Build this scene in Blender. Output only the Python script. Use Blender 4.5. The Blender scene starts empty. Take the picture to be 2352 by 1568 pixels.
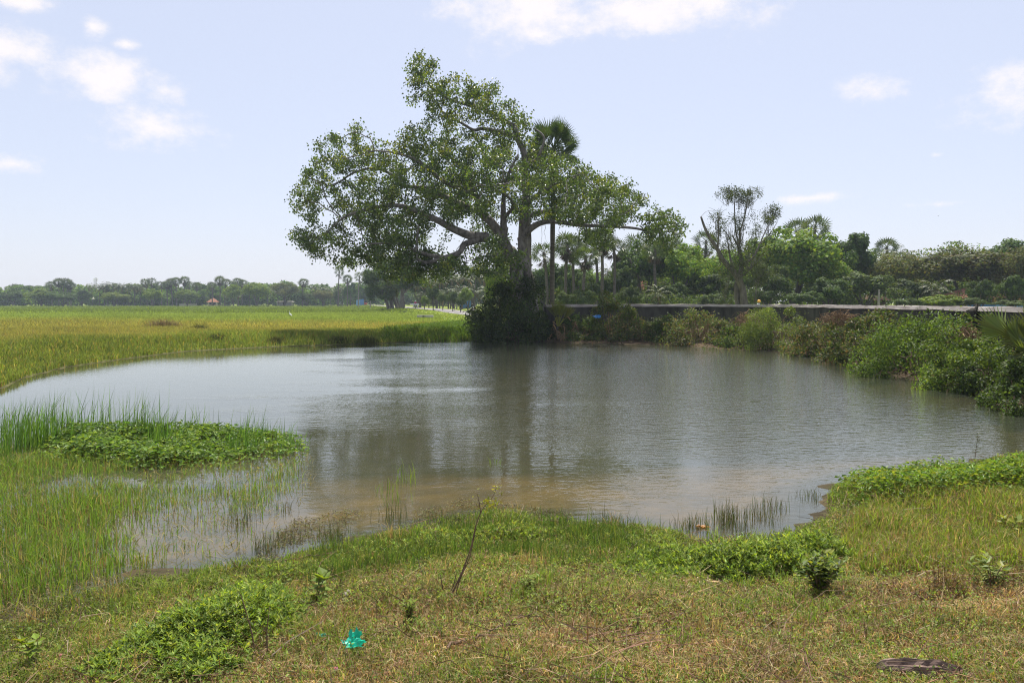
import bpy, bmesh, math, random
import numpy as np
from mathutils import Vector, Matrix
R = math.radians
scene = bpy.context.scene
COL = scene.collection

# ------------------------------------------------------------------ camera
S, F, CX, CY = 1024 / 2352.0, 826.0, 512.0, 341.0      # photograph measured at 2352 px wide
PITCH = math.atan(40 / 826.0)
CZ = 2.6                                               # eye height over the water level (z = 0)
cam = bpy.data.cameras.new('camera')
cam.sensor_width = 36
cam.lens = 36 * F / 1024
cam.clip_start = 0.05
cam.clip_end = 5000
cam_o = bpy.data.objects.new('camera', cam)
COL.objects.link(cam_o)
cam_o.location = (0, 0, CZ)
cam_o.rotation_euler = (R(90) - PITCH, 0, 0)
scene.camera = cam_o

# ------------------------------------------------------------------ light
SUN_EL, SUN_AZ = R(62), R(6)                           # azimuth from +Y towards +X
world = bpy.data.worlds.new('World')
scene.world = world
world.use_nodes = True
sun = bpy.data.lights.new('sun', 'SUN')
sun.energy = 5.0
sun.angle = R(0.53)
sun.color = (1.0, 0.95, 0.86)
sun_o = bpy.data.objects.new('sun', sun)
COL.objects.link(sun_o)
sd_ = Vector((math.sin(SUN_AZ) * math.cos(SUN_EL), math.cos(SUN_AZ) * math.cos(SUN_EL), math.sin(SUN_EL)))
sun_o.rotation_euler = sd_.to_track_quat('Z', 'Y').to_euler()
sun_o.location = (0, 0, 60)
scene.view_settings.view_transform = 'Standard'
scene.view_settings.look = 'None'
scene.view_settings.exposure = 0.85
scene.view_settings.gamma = 1
scene.cycles.volume_bounces = 0
scene.cycles.max_bounces = 8
scene.cycles.filter_width = 1.15
scene.cycles.use_denoising = True
scene.cycles.denoising_prefilter = 'NONE'
scene.cycles.sample_clamp_direct = 8.0
scene.cycles.sample_clamp_indirect = 4.0
scene.cycles.transparent_max_bounces = 8
SKY_STRENGTH = 0.088


def ray(X, Y):
    u = (X * S - CX) / F
    v = (CY - Y * S) / F
    cp, sp = math.cos(PITCH), math.sin(PITCH)
    return np.array([u, cp + v * sp, -sp + v * cp])


def at(X, Y, d):                                       # the point seen at photo (X, Y) at distance d north of the camera
    r = ray(X, Y)
    return np.array([0, 0, CZ]) + r * (d / r[1])


def gnd(X, Y, z=0.0):
    r = ray(X, Y)
    return np.array([0, 0, CZ]) + r * ((z - CZ) / r[2])


# sky: Nishita with thin cumulus laid out by direction
nt = world.node_tree
nt.nodes.clear()
N = nt.nodes.new
LK = nt.links.new


def wmath(op, a, b=None, c=None, clamp=False):
    n = N('ShaderNodeMath')
    n.operation = op
    n.use_clamp = clamp
    for i, v in enumerate((a, b, c)):
        if v is None:
            continue
        if isinstance(v, (int, float)):
            n.inputs[i].default_value = v
        else:
            LK(v, n.inputs[i])
    return n.outputs[0]


sky = N('ShaderNodeTexSky')
sky.sky_type = 'NISHITA'
sky.sun_disc = False
sky.sun_elevation = SUN_EL
sky.sun_rotation = SUN_AZ
sky.air_density = 1.0
sky.dust_density = 0.9
sky.ozone_density = 1.6
tc = N('ShaderNodeTexCoord')
sep = N('ShaderNodeSeparateXYZ')
LK(tc.outputs['Generated'], sep.inputs[0])
az = wmath('ARCTAN2', sep.outputs[0], sep.outputs[1])
el = wmath('ARCSINE', sep.outputs[2])
CLOUDS = [(0, 110, 125, 62), (215, 180, 150, 58), (385, 205, 75, 52), (365, 295, 135, 62), (40, 378, 85, 28), (215, 62, 35, 26),
          (50, 5, 70, 24), (290, 100, 30, 14), (1040, 12, 110, 45), (1230, 10, 240, 100), (1450, 5, 260, 100), (1640, 0, 170, 85), (1230, 80, 90, 40),
          (2020, 205, 95, 36), (2330, 225, 125, 75), (1850, 455, 90, 15), (2150, 355, 22, 10), (2150, 468, 80, 11)]
m = None
for (cx, cy, rx, ry) in CLOUDS:
    r = ray(cx, cy)
    r = r / np.linalg.norm(r)
    a0, e0 = math.atan2(r[0], r[1]), math.asin(r[2])
    k = S / F
    da = wmath('DIVIDE', wmath('SUBTRACT', az, a0), rx * k)
    de = wmath('DIVIDE', wmath('SUBTRACT', el, e0), ry * k)
    q = wmath('SUBTRACT', 1.0, wmath('SQRT', wmath('ADD', wmath('MULTIPLY', da, da), wmath('MULTIPLY', de, de))))
    m = q if m is None else wmath('MAXIMUM', m, q)
mp = N('ShaderNodeMapping')
mp.inputs['Scale'].default_value = (1, 1, 1.6)
LK(tc.outputs['Generated'], mp.inputs[0])
nz = N('ShaderNodeTexNoise')
nz.inputs['Scale'].default_value = 13
nz.inputs['Detail'].default_value = 9
nz.inputs['Roughness'].default_value = 0.68
LK(mp.outputs[0], nz.inputs['Vector'])
mm = wmath('ADD', m, wmath('MULTIPLY', wmath('SUBTRACT', nz.outputs[0], 0.5), 3.3))
ss = N('ShaderNodeMapRange')
ss.interpolation_type = 'SMOOTHSTEP'
LK(mm, ss.inputs[0])
ss.inputs[1].default_value = 0.0
ss.inputs[2].default_value = 1.1
ss.inputs[3].default_value = 0.0
ss.inputs[4].default_value = 0.85
inside = N('ShaderNodeMapRange')
LK(m, inside.inputs[0])
inside.inputs[1].default_value = -0.6
inside.inputs[2].default_value = 0.3
fac = wmath('MULTIPLY', ss.outputs[0], inside.outputs[0])
mix = N('ShaderNodeMix')
mix.data_type = 'RGBA'
LK(fac, mix.inputs[0])
tint = N('ShaderNodeMix')
tint.data_type = 'RGBA'
tint.blend_type = 'MULTIPLY'
tint.inputs[0].default_value = 1.0
LK(sky.outputs[0], tint.inputs[6])
tint.inputs[7].default_value = (1.02, 0.93, 1.05, 1)
pale = N('ShaderNodeMix')
pale.data_type = 'RGBA'
pale.inputs[0].default_value = 0.7
LK(tint.outputs[2], pale.inputs[6])
pale.inputs[7].default_value = (4.8, 5.12, 5.8, 1)
LK(pale.outputs[2], mix.inputs[6])
mix.inputs[7].default_value = (6.9, 6.45, 6.35, 1)
bg = N('ShaderNodeBackground')
bg.inputs[1].default_value = SKY_STRENGTH
LK(mix.outputs[2], bg.inputs[0])
wo = N('ShaderNodeOutputWorld')
LK(bg.outputs[0], wo.inputs[0])

# ------------------------------------------------------------------ helpers
rng = np.random.default_rng(11)


def norm(v):
    v = np.asarray(v, float)
    return v / (np.linalg.norm(v, axis=-1, keepdims=True) + 1e-9)


def sstep(t):
    t = np.clip(t, 0, 1)
    return t * t * (3 - 2 * t)


class Geo:
    def __init__(self):
        self.V, self.T, self.Q, self.C, self.n = [], [], [], [], 0

    def add(self, V, T=None, Q=None, C=(0.5, 0.5, 0.5)):
        V = np.asarray(V, float).reshape(-1, 3)
        if T is not None and len(T):
            self.T.append(np.asarray(T, int).reshape(-1, 3) + self.n)
        if Q is not None and len(Q):
            self.Q.append(np.asarray(Q, int).reshape(-1, 4) + self.n)
        C = np.asarray(C, float)
        if C.ndim == 1:
            C = np.tile(C, (len(V), 1))
        self.V.append(V)
        self.C.append(C)
        self.n += len(V)

    def mesh(self, name, smooth=False):
        V = np.concatenate(self.V)
        C = np.concatenate(self.C)
        Q = np.concatenate(self.Q) if self.Q else np.zeros((0, 4), int)
        T = np.concatenate(self.T) if self.T else np.zeros((0, 3), int)
        me = bpy.data.meshes.new(name)
        me.vertices.add(len(V))
        me.vertices.foreach_set('co', V.ravel())
        li = np.concatenate([Q.ravel(), T.ravel()])
        me.loops.add(len(li))
        me.loops.foreach_set('vertex_index', li.astype(np.int32))
        st = np.concatenate([np.arange(len(Q)) * 4, len(Q) * 4 + np.arange(len(T)) * 3])
        me.polygons.add(len(st))
        me.polygons.foreach_set('loop_start', st.astype(np.int32))
        me.polygons.foreach_set('use_smooth', np.full(len(st), smooth))
        me.update(calc_edges=True)
        at_ = me.color_attributes.new('Col', 'FLOAT_COLOR', 'POINT')
        at_.data.foreach_set('color', np.hstack([C, np.ones((len(C), 1))]).ravel())
        return me

    def build(self, name, mat, parent=None, smooth=False):
        o = bpy.data.objects.new(name, self.mesh(name, smooth))
        o.data.materials.append(mat)
        COL.objects.link(o)
        if parent is not None:
            o.parent = parent
        return o


def thing(name, label, cat, loc=(0, 0, 0), rz=0, group=None):
    o = bpy.data.objects.new(name, None)
    o.empty_display_size = 0.2
    COL.objects.link(o)
    o.location = tuple(float(v) for v in loc)
    o.rotation_euler = (0, 0, rz)
    return tag(o, label, cat, group)


def tag(o, label, cat=None, group=None, kind=None):
    o['label'] = label
    if cat:
        o['category'] = cat
    if group:
        o['group'] = group
    if kind:
        o['kind'] = kind
    return o


def dup(root, loc, rz=0.0, scale=(1, 1, 1), label=None, group=None):
    r = root.copy()
    COL.objects.link(r)
    r.location = tuple(float(v) for v in loc)
    r.rotation_euler = (0, 0, rz)
    r.scale = scale
    if label:
        r['label'] = label
    if group:
        r['group'] = group
    for ch in list(root.children):
        c = ch.copy()
        COL.objects.link(c)
        c.parent = r
        for gch in list(ch.children):
            d = gch.copy()
            COL.objects.link(d)
            d.parent = c
    return r


# ---- materials
def newmat(name):
    mt = bpy.data.materials.new(name)
    mt.use_nodes = True
    t = mt.node_tree
    t.nodes.clear()
    out = t.nodes.new('ShaderNodeOutputMaterial')
    return mt, t, out


def leaf_mat(name, trans=0.38, gloss=0.35, spec=0.5, vary=0.25, tint=(1.25, 1.15, 0.45)):
    mt, t, out = newmat(name)
    n, l = t.nodes.new, t.links.new
    at_ = n('ShaderNodeAttribute')
    at_.attribute_name = 'Col'
    oi = n('ShaderNodeObjectInfo')
    mr = n('ShaderNodeMapRange')
    mr.inputs[3].default_value = 1 - vary
    mr.inputs[4].default_value = 1 + vary
    l(oi.outputs['Random'], mr.inputs[0])
    hs = n('ShaderNodeHueSaturation')
    l(at_.outputs[0], hs.inputs['Color'])
    l(mr.outputs[0], hs.inputs['Value'])
    mh = n('ShaderNodeMapRange')
    mh.inputs[3].default_value = 0.5 - 0.05 * vary
    mh.inputs[4].default_value = 0.5 + 0.05 * vary
    mq = n('ShaderNodeMath')
    mq.operation = 'FRACT'
    m7 = n('ShaderNodeMath')
    m7.operation = 'MULTIPLY'
    m7.inputs[1].default_value = 7.3
    l(oi.outputs['Random'], m7.inputs[0])
    l(m7.outputs[0], mq.inputs[0])
    l(mq.outputs[0], mh.inputs[0])
    l(mh.outputs[0], hs.inputs['Hue'])
    p = n('ShaderNodeBsdfPrincipled')
    l(hs.outputs[0], p.inputs['Base Color'])
    p.inputs['Roughness'].default_value = gloss
    p.inputs['Specular IOR Level'].default_value = spec
    tr = n('ShaderNodeBsdfTranslucent')
    mul = n('ShaderNodeMix')
    mul.data_type = 'RGBA'
    mul.blend_type = 'MULTIPLY'
    mul.inputs[0].default_value = 1
    l(hs.outputs[0], mul.inputs[6])
    mul.inputs[7].default_value = (*tint, 1)
    l(mul.outputs[2], tr.inputs[0])
    mx = n('ShaderNodeMixShader')
    mx.inputs[0].default_value = trans
    l(p.outputs[0], mx.inputs[1])
    l(tr.outputs[0], mx.inputs[2])
    l(mx.outputs[0], out.inputs[0])
    return mt


def surf_mat(name, c1, c2, scale=3.0, rough=0.85, bump=0.3, stretch=(1, 1, 1), vcol=False, detail=6, spec=0.2, bdist=0.02, lo=0.35, hi=0.65):
    mt, t, out = newmat(name)
    n, l = t.nodes.new, t.links.new
    tcx = n('ShaderNodeTexCoord')
    mpx = n('ShaderNodeMapping')
    mpx.inputs['Scale'].default_value = stretch
    l(tcx.outputs['Object'], mpx.inputs[0])
    nz_ = n('ShaderNodeTexNoise')
    nz_.inputs['Scale'].default_value = scale
    nz_.inputs['Detail'].default_value = detail
    nz_.inputs['Roughness'].default_value = 0.65
    l(mpx.outputs[0], nz_.inputs['Vector'])
    cr = n('ShaderNodeValToRGB')
    cr.color_ramp.elements[0].position = lo
    cr.color_ramp.elements[1].position = hi
    cr.color_ramp.elements[0].color = (*c1, 1)
    cr.color_ramp.elements[1].color = (*c2, 1)
    l(nz_.outputs[0], cr.inputs[0])
    p = n('ShaderNodeBsdfPrincipled')
    p.inputs['Roughness'].default_value = rough
    p.inputs['Specular IOR Level'].default_value = spec
    if vcol:
        at_ = n('ShaderNodeAttribute')
        at_.attribute_name = 'Col'
        mul = n('ShaderNodeMix')
        mul.data_type = 'RGBA'
        mul.blend_type = 'MULTIPLY'
        mul.inputs[0].default_value = 1
        l(at_.outputs[0], mul.inputs[6])
        l(cr.outputs[0], mul.inputs[7])
        l(mul.outputs[2], p.inputs['Base Color'])
    else:
        l(cr.outputs[0], p.inputs['Base Color'])
    if bump:
        b = n('ShaderNodeBump')
        b.inputs['Strength'].default_value = bump
        b.inputs['Distance'].default_value = bdist
        l(nz_.outputs[0], b.inputs['Height'])
        l(b.outputs[0], p.inputs['Normal'])
    l(p.outputs[0], out.inputs[0])
    return mt


M = {}
M['fig_leaf'] = leaf_mat('fig_leaf', 0.40, 0.40, 0.40, 0.0)
M['leaf'] = leaf_mat('leaf', 0.42, 0.6, 0.15, 0.2)
M['bush_leaf'] = leaf_mat('bush_leaf', 0.44, 0.5, 0.22, 0.0)
M['palm_leaf'] = leaf_mat('palm_leaf', 0.30, 0.45, 0.3, 0.12)
M['grass'] = leaf_mat('grass', 0.50, 0.6, 0.15, 0.0, (1.15, 1.15, 0.6))
M['bark'] = surf_mat('bark', (0.07, 0.058, 0.048), (0.19, 0.17, 0.145), 1.1, 0.85, 0.6, (3, 3, 0.8), bdist=0.05)
M['fig_bark'] = surf_mat('fig_bark', (0.065, 0.056, 0.047), (0.25, 0.225, 0.195), 1.6, 0.85, 0.5, (2, 2, 1), bdist=0.04)
M['palm_bark'] = surf_mat('palm_bark', (0.075, 0.065, 0.055), (0.16, 0.14, 0.12), 2.0, 0.9, 0.7, (0.6, 0.6, 5), bdist=0.03)
M['dead'] = surf_mat('dead', (0.10, 0.06, 0.03), (0.26, 0.17, 0.09), 4, 0.9, 0.3)
M['twig'] = surf_mat('twig', (0.09, 0.055, 0.035), (0.20, 0.13, 0.085), 12, 0.8, 0.3)
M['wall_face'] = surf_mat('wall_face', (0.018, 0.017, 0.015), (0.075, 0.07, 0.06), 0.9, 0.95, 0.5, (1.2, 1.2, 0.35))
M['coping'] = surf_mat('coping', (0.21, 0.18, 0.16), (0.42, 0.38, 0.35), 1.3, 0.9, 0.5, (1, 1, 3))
M['concrete'] = surf_mat('concrete', (0.30, 0.28, 0.25), (0.5, 0.48, 0.44), 2, 0.9, 0.3)
M['asphalt'] = surf_mat('asphalt', (0.15, 0.14, 0.135), (0.23, 0.215, 0.205), 0.8, 0.9, 0.2)
M['ground'] = surf_mat('ground', (0.55, 0.52, 0.5), (1.35, 1.3, 1.2), 1.7, 0.95, 0.6, (1, 1, 1), True, 10, 0.1, 0.05, 0.3, 0.7)


def plain(name, c, rough=0.5, spec=0.4, metal=0.0, var=0.25, scale=6):
    c = np.array(c)
    mt = surf_mat(name, tuple(c * (1 - var)), tuple(np.minimum(c * (1 + var), 0.95)), scale, rough, 0.1, spec=spec)
    mt.node_tree.nodes['Principled BSDF'].inputs['Metallic'].default_value = metal
    return mt


# ---- shape generators
def frames(P):
    P = np.asarray(P, float)
    T = norm(np.gradient(P, axis=0))
    up = np.array([0.31, 0.17, 0.93])
    A = norm(np.cross(T, up))
    B = np.cross(A, T)
    return T, A, B


def tube(g, P, rad, sides=6, C=(0.5, 0.5, 0.5), cap=True, wob=0.0):
    P = np.asarray(P, float)
    k = len(P)
    rad = np.broadcast_to(np.asarray(rad, float), (k,))
    T, A, B = frames(P)
    th = np.linspace(0, 2 * math.pi, sides, endpoint=False)
    rr = rad[:, None] * (1 + (wob * rng.standard_normal((1, sides)) + 0.4 * wob * rng.standard_normal((k, sides))))
    V = P[:, None, :] + rr[..., None] * (np.cos(th)[None, :, None] * A[:, None, :] + np.sin(th)[None, :, None] * B[:, None, :])
    i = np.arange(k - 1)[:, None] * sides
    j = np.arange(sides)[None, :]
    j2 = (j + 1) % sides
    Q = np.stack([i + j, i + j2, i + sides + j2, i + sides + j], -1).reshape(-1, 4)
    V = V.reshape(-1, 3)
    Tr = None
    if cap:
        V = np.vstack([V, P[-1:], P[:1]])
        e = k * sides
        jj = np.arange(sides)
        Tr = np.vstack([np.stack([(k - 1) * sides + jj, (k - 1) * sides + (jj + 1) % sides, np.full(sides, e)], -1),
                        np.stack([(jj + 1) % sides, jj, np.full(sides, e + 1)], -1)])
    g.add(V, Tr, Q, C)


def catmull(P, n=6):
    P = np.asarray(P, float)
    if len(P) < 3:
        t = np.linspace(0, 1, n + 1)[:, None]
        return P[0] * (1 - t) + P[-1] * t
    E = np.vstack([2 * P[0] - P[1], P, 2 * P[-1] - P[-2]])
    out = []
    for i in range(1, len(E) - 2):
        p0, p1, p2, p3 = E[i - 1], E[i], E[i + 1], E[i + 2]
        for t in np.linspace(0, 1, n, endpoint=False):
            out.append(0.5 * (2 * p1 + (p2 - p0) * t + (2 * p0 - 5 * p1 + 4 * p2 - p3) * t * t + (3 * p1 - p0 - 3 * p2 + p3) * t ** 3))
    out.append(P[-1])
    return np.array(out)


def leaves(g, P, D, Nn, L, W, C, fold=0.25, wide=0.42):
    P = np.asarray(P, float)
    n = len(P)
    L = np.broadcast_to(np.asarray(L, float), (n,))[:, None]
    W = np.broadcast_to(np.asarray(W, float), (n,))[:, None]
    D = norm(D)
    Sd = norm(np.cross(D, Nn))
    U = np.cross(Sd, D)
    V = np.stack([P, P + D * L * wide + Sd * W / 2 + U * W * fold, P + D * L, P + D * L * wide - Sd * W / 2 + U * W * fold], 1)
    b = np.arange(n)[:, None] * 4
    T = np.stack([b + [0, 1, 2], b + [0, 2, 3]], 1).reshape(-1, 3)
    C = np.asarray(C, float)
    if C.ndim == 1:
        C = np.tile(C, (n, 1))
    g.add(V.reshape(-1, 3), T, None, np.repeat(C, 4, axis=0))


def blades(g, P, H, W, lean, ang=None, C=(0.1, 0.15, 0.03), curl=1.0):
    n = len(P)
    H = np.broadcast_to(np.asarray(H, float), (n,))[:, None]
    W = np.broadcast_to(np.asarray(W, float), (n,))[:, None]
    lean = np.broadcast_to(np.asarray(lean, float), (n,))[:, None]
    if ang is None:
        ang = rng.uniform(0, 2 * math.pi, n)
    Ld = np.stack([np.cos(ang), np.sin(ang), np.zeros(n)], -1)
    a2 = rng.uniform(0, 2 * math.pi, n)
    Sd = np.stack([np.cos(a2), np.sin(a2), np.zeros(n)], -1)
    up = np.array([0, 0, 1.0])
    mid = P + up * H * 0.55 + Ld * H * lean * 0.3
    tip = P + up * H * np.maximum(0.12, 1 - 0.45 * lean * curl) + Ld * H * lean
    V = np.stack([P - Sd * W / 2, P + Sd * W / 2, mid - Sd * W * 0.42, mid + Sd * W * 0.42, tip], 1)
    b = np.arange(n)[:, None] * 5
    C = np.asarray(C, float)
    if C.ndim == 1:
        C = np.tile(C, (n, 1))
    g.add(V.reshape(-1, 3), b + [2, 3, 4], b + [0, 1, 3, 2], np.repeat(C, 5, axis=0))


def rdir(n):
    return norm(rng.standard_normal((n, 3)))


def pal(n, cols, w=None, jit=0.2):
    cols = np.asarray(cols, float)
    i = rng.choice(len(cols), n, p=None if w is None else np.array(w) / np.sum(w))
    return np.clip(cols[i] * (1 + jit * rng.standard_normal((n, 1))) * (1 + 0.06 * rng.standard_normal((n, 3))), 0.002, 0.9)


def box(g, c, s, C=(0.5, 0.5, 0.5), rz=0.0, bev=0.0):
    s = np.array(s) / 2.0
    b = min(bev, *(s * 0.9)) if bev else 0
    if b:
        V, ix = [], {}
        prof = []
        for z, k in ((-s[2], b), (-s[2] + b, 0), (s[2] - b, 0), (s[2], b)):
            x, y = s[0] - k, s[1] - k
            prof.append([(-x, -y, z), (x, -y, z), (x, y, z), (-x, y, z)])
        V = np.array(prof).reshape(-1, 3)
        Q = [[3, 2, 1, 0], [12, 13, 14, 15]]
        for r_ in range(3):
            for j in range(4):
                Q.append([r_ * 4 + j, r_ * 4 + (j + 1) % 4, r_ * 4 + 4 + (j + 1) % 4, r_ * 4 + 4 + j])
    else:
        V = np.array([(x, y, z) for z in (-1, 1) for x, y in ((-1, -1), (1, -1), (1, 1), (-1, 1))]) * s
        Q = [[3, 2, 1, 0], [4, 5, 6, 7]] + [[j, (j + 1) % 4, 4 + (j + 1) % 4, 4 + j] for j in range(4)]
    c_, s_ = math.cos(rz), math.sin(rz)
    V = V @ np.array([[c_, s_, 0], [-s_, c_, 0], [0, 0, 1]])
    g.add(V + np.asarray(c, float), None, Q, C)


def lathe(g, prof, C=(0.5, 0.5, 0.5), sides=12, M3=None, off=(0, 0, 0)):
    prof = np.array(prof, float)
    th = np.linspace(0, 2 * math.pi, sides, endpoint=False)
    V = np.stack([prof[:, None, 0] * np.cos(th), prof[:, None, 0] * np.sin(th), np.broadcast_to(prof[:, None, 1], (len(prof), sides))], -1).reshape(-1, 3)
    if M3 is not None:
        V = V @ np.array(M3).T
    k = len(prof)
    i = np.arange(k - 1)[:, None] * sides
    j = np.arange(sides)[None, :]
    Q = np.stack([i + j, i + (j + 1) % sides, i + sides + (j + 1) % sides, i + sides + j], -1).reshape(-1, 4)
    g.add(V + np.asarray(off, float), None, Q, C)


def ellip(g, c, r, C=(0.5, 0.5, 0.5), seg=12, ring=8, M3=None, noise=0.0):
    ph = np.linspace(0, math.pi, ring + 1)
    prof = np.stack([np.maximum(np.sin(ph), 1e-3), -np.cos(ph)], -1)
    th = np.linspace(0, 2 * math.pi, seg, endpoint=False)
    V = np.stack([prof[:, None, 0] * np.cos(th), prof[:, None, 0] * np.sin(th), np.broadcast_to(prof[:, None, 1], (ring + 1, seg))], -1).reshape(-1, 3)
    if noise:
        V = V * (1 + noise * rng.standard_normal((len(V), 1)))
    V = V * np.array(r)
    if M3 is not None:
        V = V @ np.array(M3).T
    i = np.arange(ring)[:, None] * seg
    j = np.arange(seg)[None, :]
    Q = np.stack([i + j, i + (j + 1) % seg, i + seg + (j + 1) % seg, i + seg + j], -1).reshape(-1, 4)
    g.add(V + np.asarray(c, float), None, Q, C)


# ------------------------------------------------------------------ the lie of the land
def w2(pts, z=0.0):
    return np.array([gnd(x, y, z)[:2] for x, y in pts])


POND = np.vstack([w2([(0, 892), (60, 866), (150, 843), (300, 822), (430, 806), (600, 797), (800, 790), (950, 784), (1090, 780), (1270, 785), (1400, 788),
                      (1550, 792), (1650, 799), (1800, 808), (1900, 826), (2000, 843), (2050, 862), (2180, 888), (2260, 912), (2352, 930)]),
                  [(13.2, 17.5), (13.5, 14.8)],
                  w2([(2352, 1052), (2200, 1072), (2050, 1085), (1940, 1112), (1900, 1150), (1905, 1195), (1850, 1218), (1720, 1236), (1600, 1240), (1450, 1226), (1380, 1203),
                      (1200, 1192), (1050, 1203), (900, 1228), (760, 1262), (650, 1287), (500, 1312), (400, 1335), (280, 1358), (180, 1395), (0, 1445)]),
                  [(-7, 6.4), (-11, 8), (-15, 13), (-17, 20)]])
WALL_C = np.array([(2.2, 55.0), (5.5, 56.3), (9.8, 57), (13.5, 57), (16.3, 55.2), (17.8, 51.5), (18.3, 47), (18.2, 42), (17.8, 33), (17.4, 28), (17.2, 22), (17.0, 8)])
BEHIND = np.vstack([WALL_C, [(60, 8), (400, 60), (400, 800), (30, 800), (24, 200), (8, 70), (2.2, 62)]])
ROAD_PX = [(2350, 72), (2050, 74), (1742, 78), (1500, 88), (1300, 98), (1150, 113), (1045, 140), (965, 185), (905, 255), (862, 330), (815, 400), (760, 500)]
ROADC = catmull([at(x, 700, d)[:2] for x, d in ROAD_PX], 8)


def inpoly(x, y, P):
    r = np.zeros(x.shape, bool)
    for i in range(len(P)):
        x1, y1 = P[i]
        x2, y2 = P[i - 1]
        c = ((y1 > y) != (y2 > y)) & (x < (x2 - x1) * (y - y1) / (y2 - y1 + 1e-12) + x1)
        r ^= c
    return r


def dpoly(x, y, P, closed=True):
    d = np.full(x.shape, 1e9)
    for i in range(0 if closed else 1, len(P)):
        a, b = P[i - 1], P[i]
        ab = b - a
        t = np.clip(((x - a[0]) * ab[0] + (y - a[1]) * ab[1]) / (ab @ ab + 1e-12), 0, 1)
        d = np.minimum(d, np.hypot(x - a[0] - t * ab[0], y - a[1] - t * ab[1]))
    return d


def vnoise(x, y, s, seed=0):
    x, y = x / s, y / s
    xi, yi = np.floor(x).astype(int), np.floor(y).astype(int)
    fx, fy = sstep(x - xi), sstep(y - yi)

    def h(i, j):
        v = np.sin(i * 127.1 + j * 311.7 + seed * 74.7) * 43758.5453
        return v - np.floor(v)
    return (h(xi, yi) * (1 - fx) + h(xi + 1, yi) * fx) * (1 - fy) + (h(xi, yi + 1) * (1 - fx) + h(xi + 1, yi + 1) * fx) * fy


def terr(x, y):
    x, y = np.atleast_1d(np.asarray(x, float)), np.atleast_1d(np.asarray(y, float))
    inp = inpoly(x, y, POND)
    d = dpoly(x, y, POND)
    near = 1 - sstep((y - 13) / 7)
    lump = near * (vnoise(x, y, 0.75, 81) * 0.6 + vnoise(x, y, 0.28, 82) * 0.4 - 0.5)
    z_in = -np.minimum(1.1, d * (0.075 * near + 0.2 * (1 - near))) + 0.15 * lump * (1 - sstep(d / 1.6))
    zn = 0.03 + 0.18 * lump * (1 - sstep(d / 2.0)) + 0.92 * sstep(d / 8.5) + 0.05 * (vnoise(x, y, 0.9, 1) - 0.5) * sstep(d / 2) + 0.02 * (vnoise(x, y, 0.3, 2) - 0.5)
    zf = 0.03 + 0.37 * sstep(d / 4.0)
    zb = 0.05 + 0.85 * sstep(d / 4.5)
    dr = dpoly(x, y, ROADC, False)
    right = sstep((x + 4) / 5) * (1 - near)
    z = zn * near + (1 - near) * (zf * (1 - right) + zb * right)
    far = sstep((y - 58) / 25)
    ridge = 0.4 + 0.62 * (1 - sstep((dr - 3.5) / 9))
    rx = np.interp(y, ROADC[::-1, 1] if ROADC[0, 1] > ROADC[-1, 1] else ROADC[:, 1], ROADC[::-1, 0] if ROADC[0, 1] > ROADC[-1, 1] else ROADC[:, 0])
    past = sstep((x - rx + 3) / 4)
    low = 1 - 0.72 * sstep((158 - y) / 40) * (1 - sstep((x + 1) / 14))
    land = np.maximum(0.4 + (ridge - 0.4) * low, 0.4 + 0.55 * past * low)
    z = z * (1 - far) + land * far
    bh = inpoly(x, y, BEHIND)
    db = dpoly(x, y, BEHIND)
    z = z + np.where(bh, (1.78 - 0.75 * sstep((y - 76) / 12) - z) * sstep((db - 0.6) / 6) * sstep((x - 12) / 22), 0)
    return np.where(inp, z_in, z)


def tz(x, y):
    return float(terr(np.array([x]), np.array([y]))[0])


def onland(X, d):                                      # a spot on the land in the direction of photo column X at distance d
    p = at(X, 700, d)
    return np.array([p[0], d, tz(p[0], d)])


FIELD = np.array([(-420, 25), (-18, 22)] + [tuple(p) for p in POND[:9]] + [(-4.5, 58), (-7, 75), (-9, 105)] +
                 [(p[0] - 6, p[1]) for p in ROADC if p[1] > 120 and p[1] < 345] + [(-40, 348), (-420, 348)])


def field_col(x, y):
    n1 = vnoise(x, y, 7, 3) * 0.6 + vnoise(x, y, 2.2, 4) * 0.4
    yy = y + (vnoise(x, y, 25, 5) - 0.5) * 22 + 0.05 * x
    olive = np.array([0.25, 0.24, 0.068])
    lime = np.array([0.205, 0.26, 0.062])
    dull = np.array([0.14, 0.185, 0.034])
    green = np.array([0.155, 0.195, 0.04])
    a = sstep((yy - 66) / 28)[:, None]
    b = sstep((yy - 125) / 25)[:, None]
    c = olive * (1 - a) + lime * a
    c = c * (1 - b) + dull * b
    dsh = dpoly(x, y, POND)
    s_ = (1 - sstep((dsh - 2 - 6 * vnoise(x, y, 5, 6)) / 6))[:, None]
    c = c * (1 - s_) + green * s_
    return c * (0.78 + 0.45 * n1)[:, None]


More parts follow.
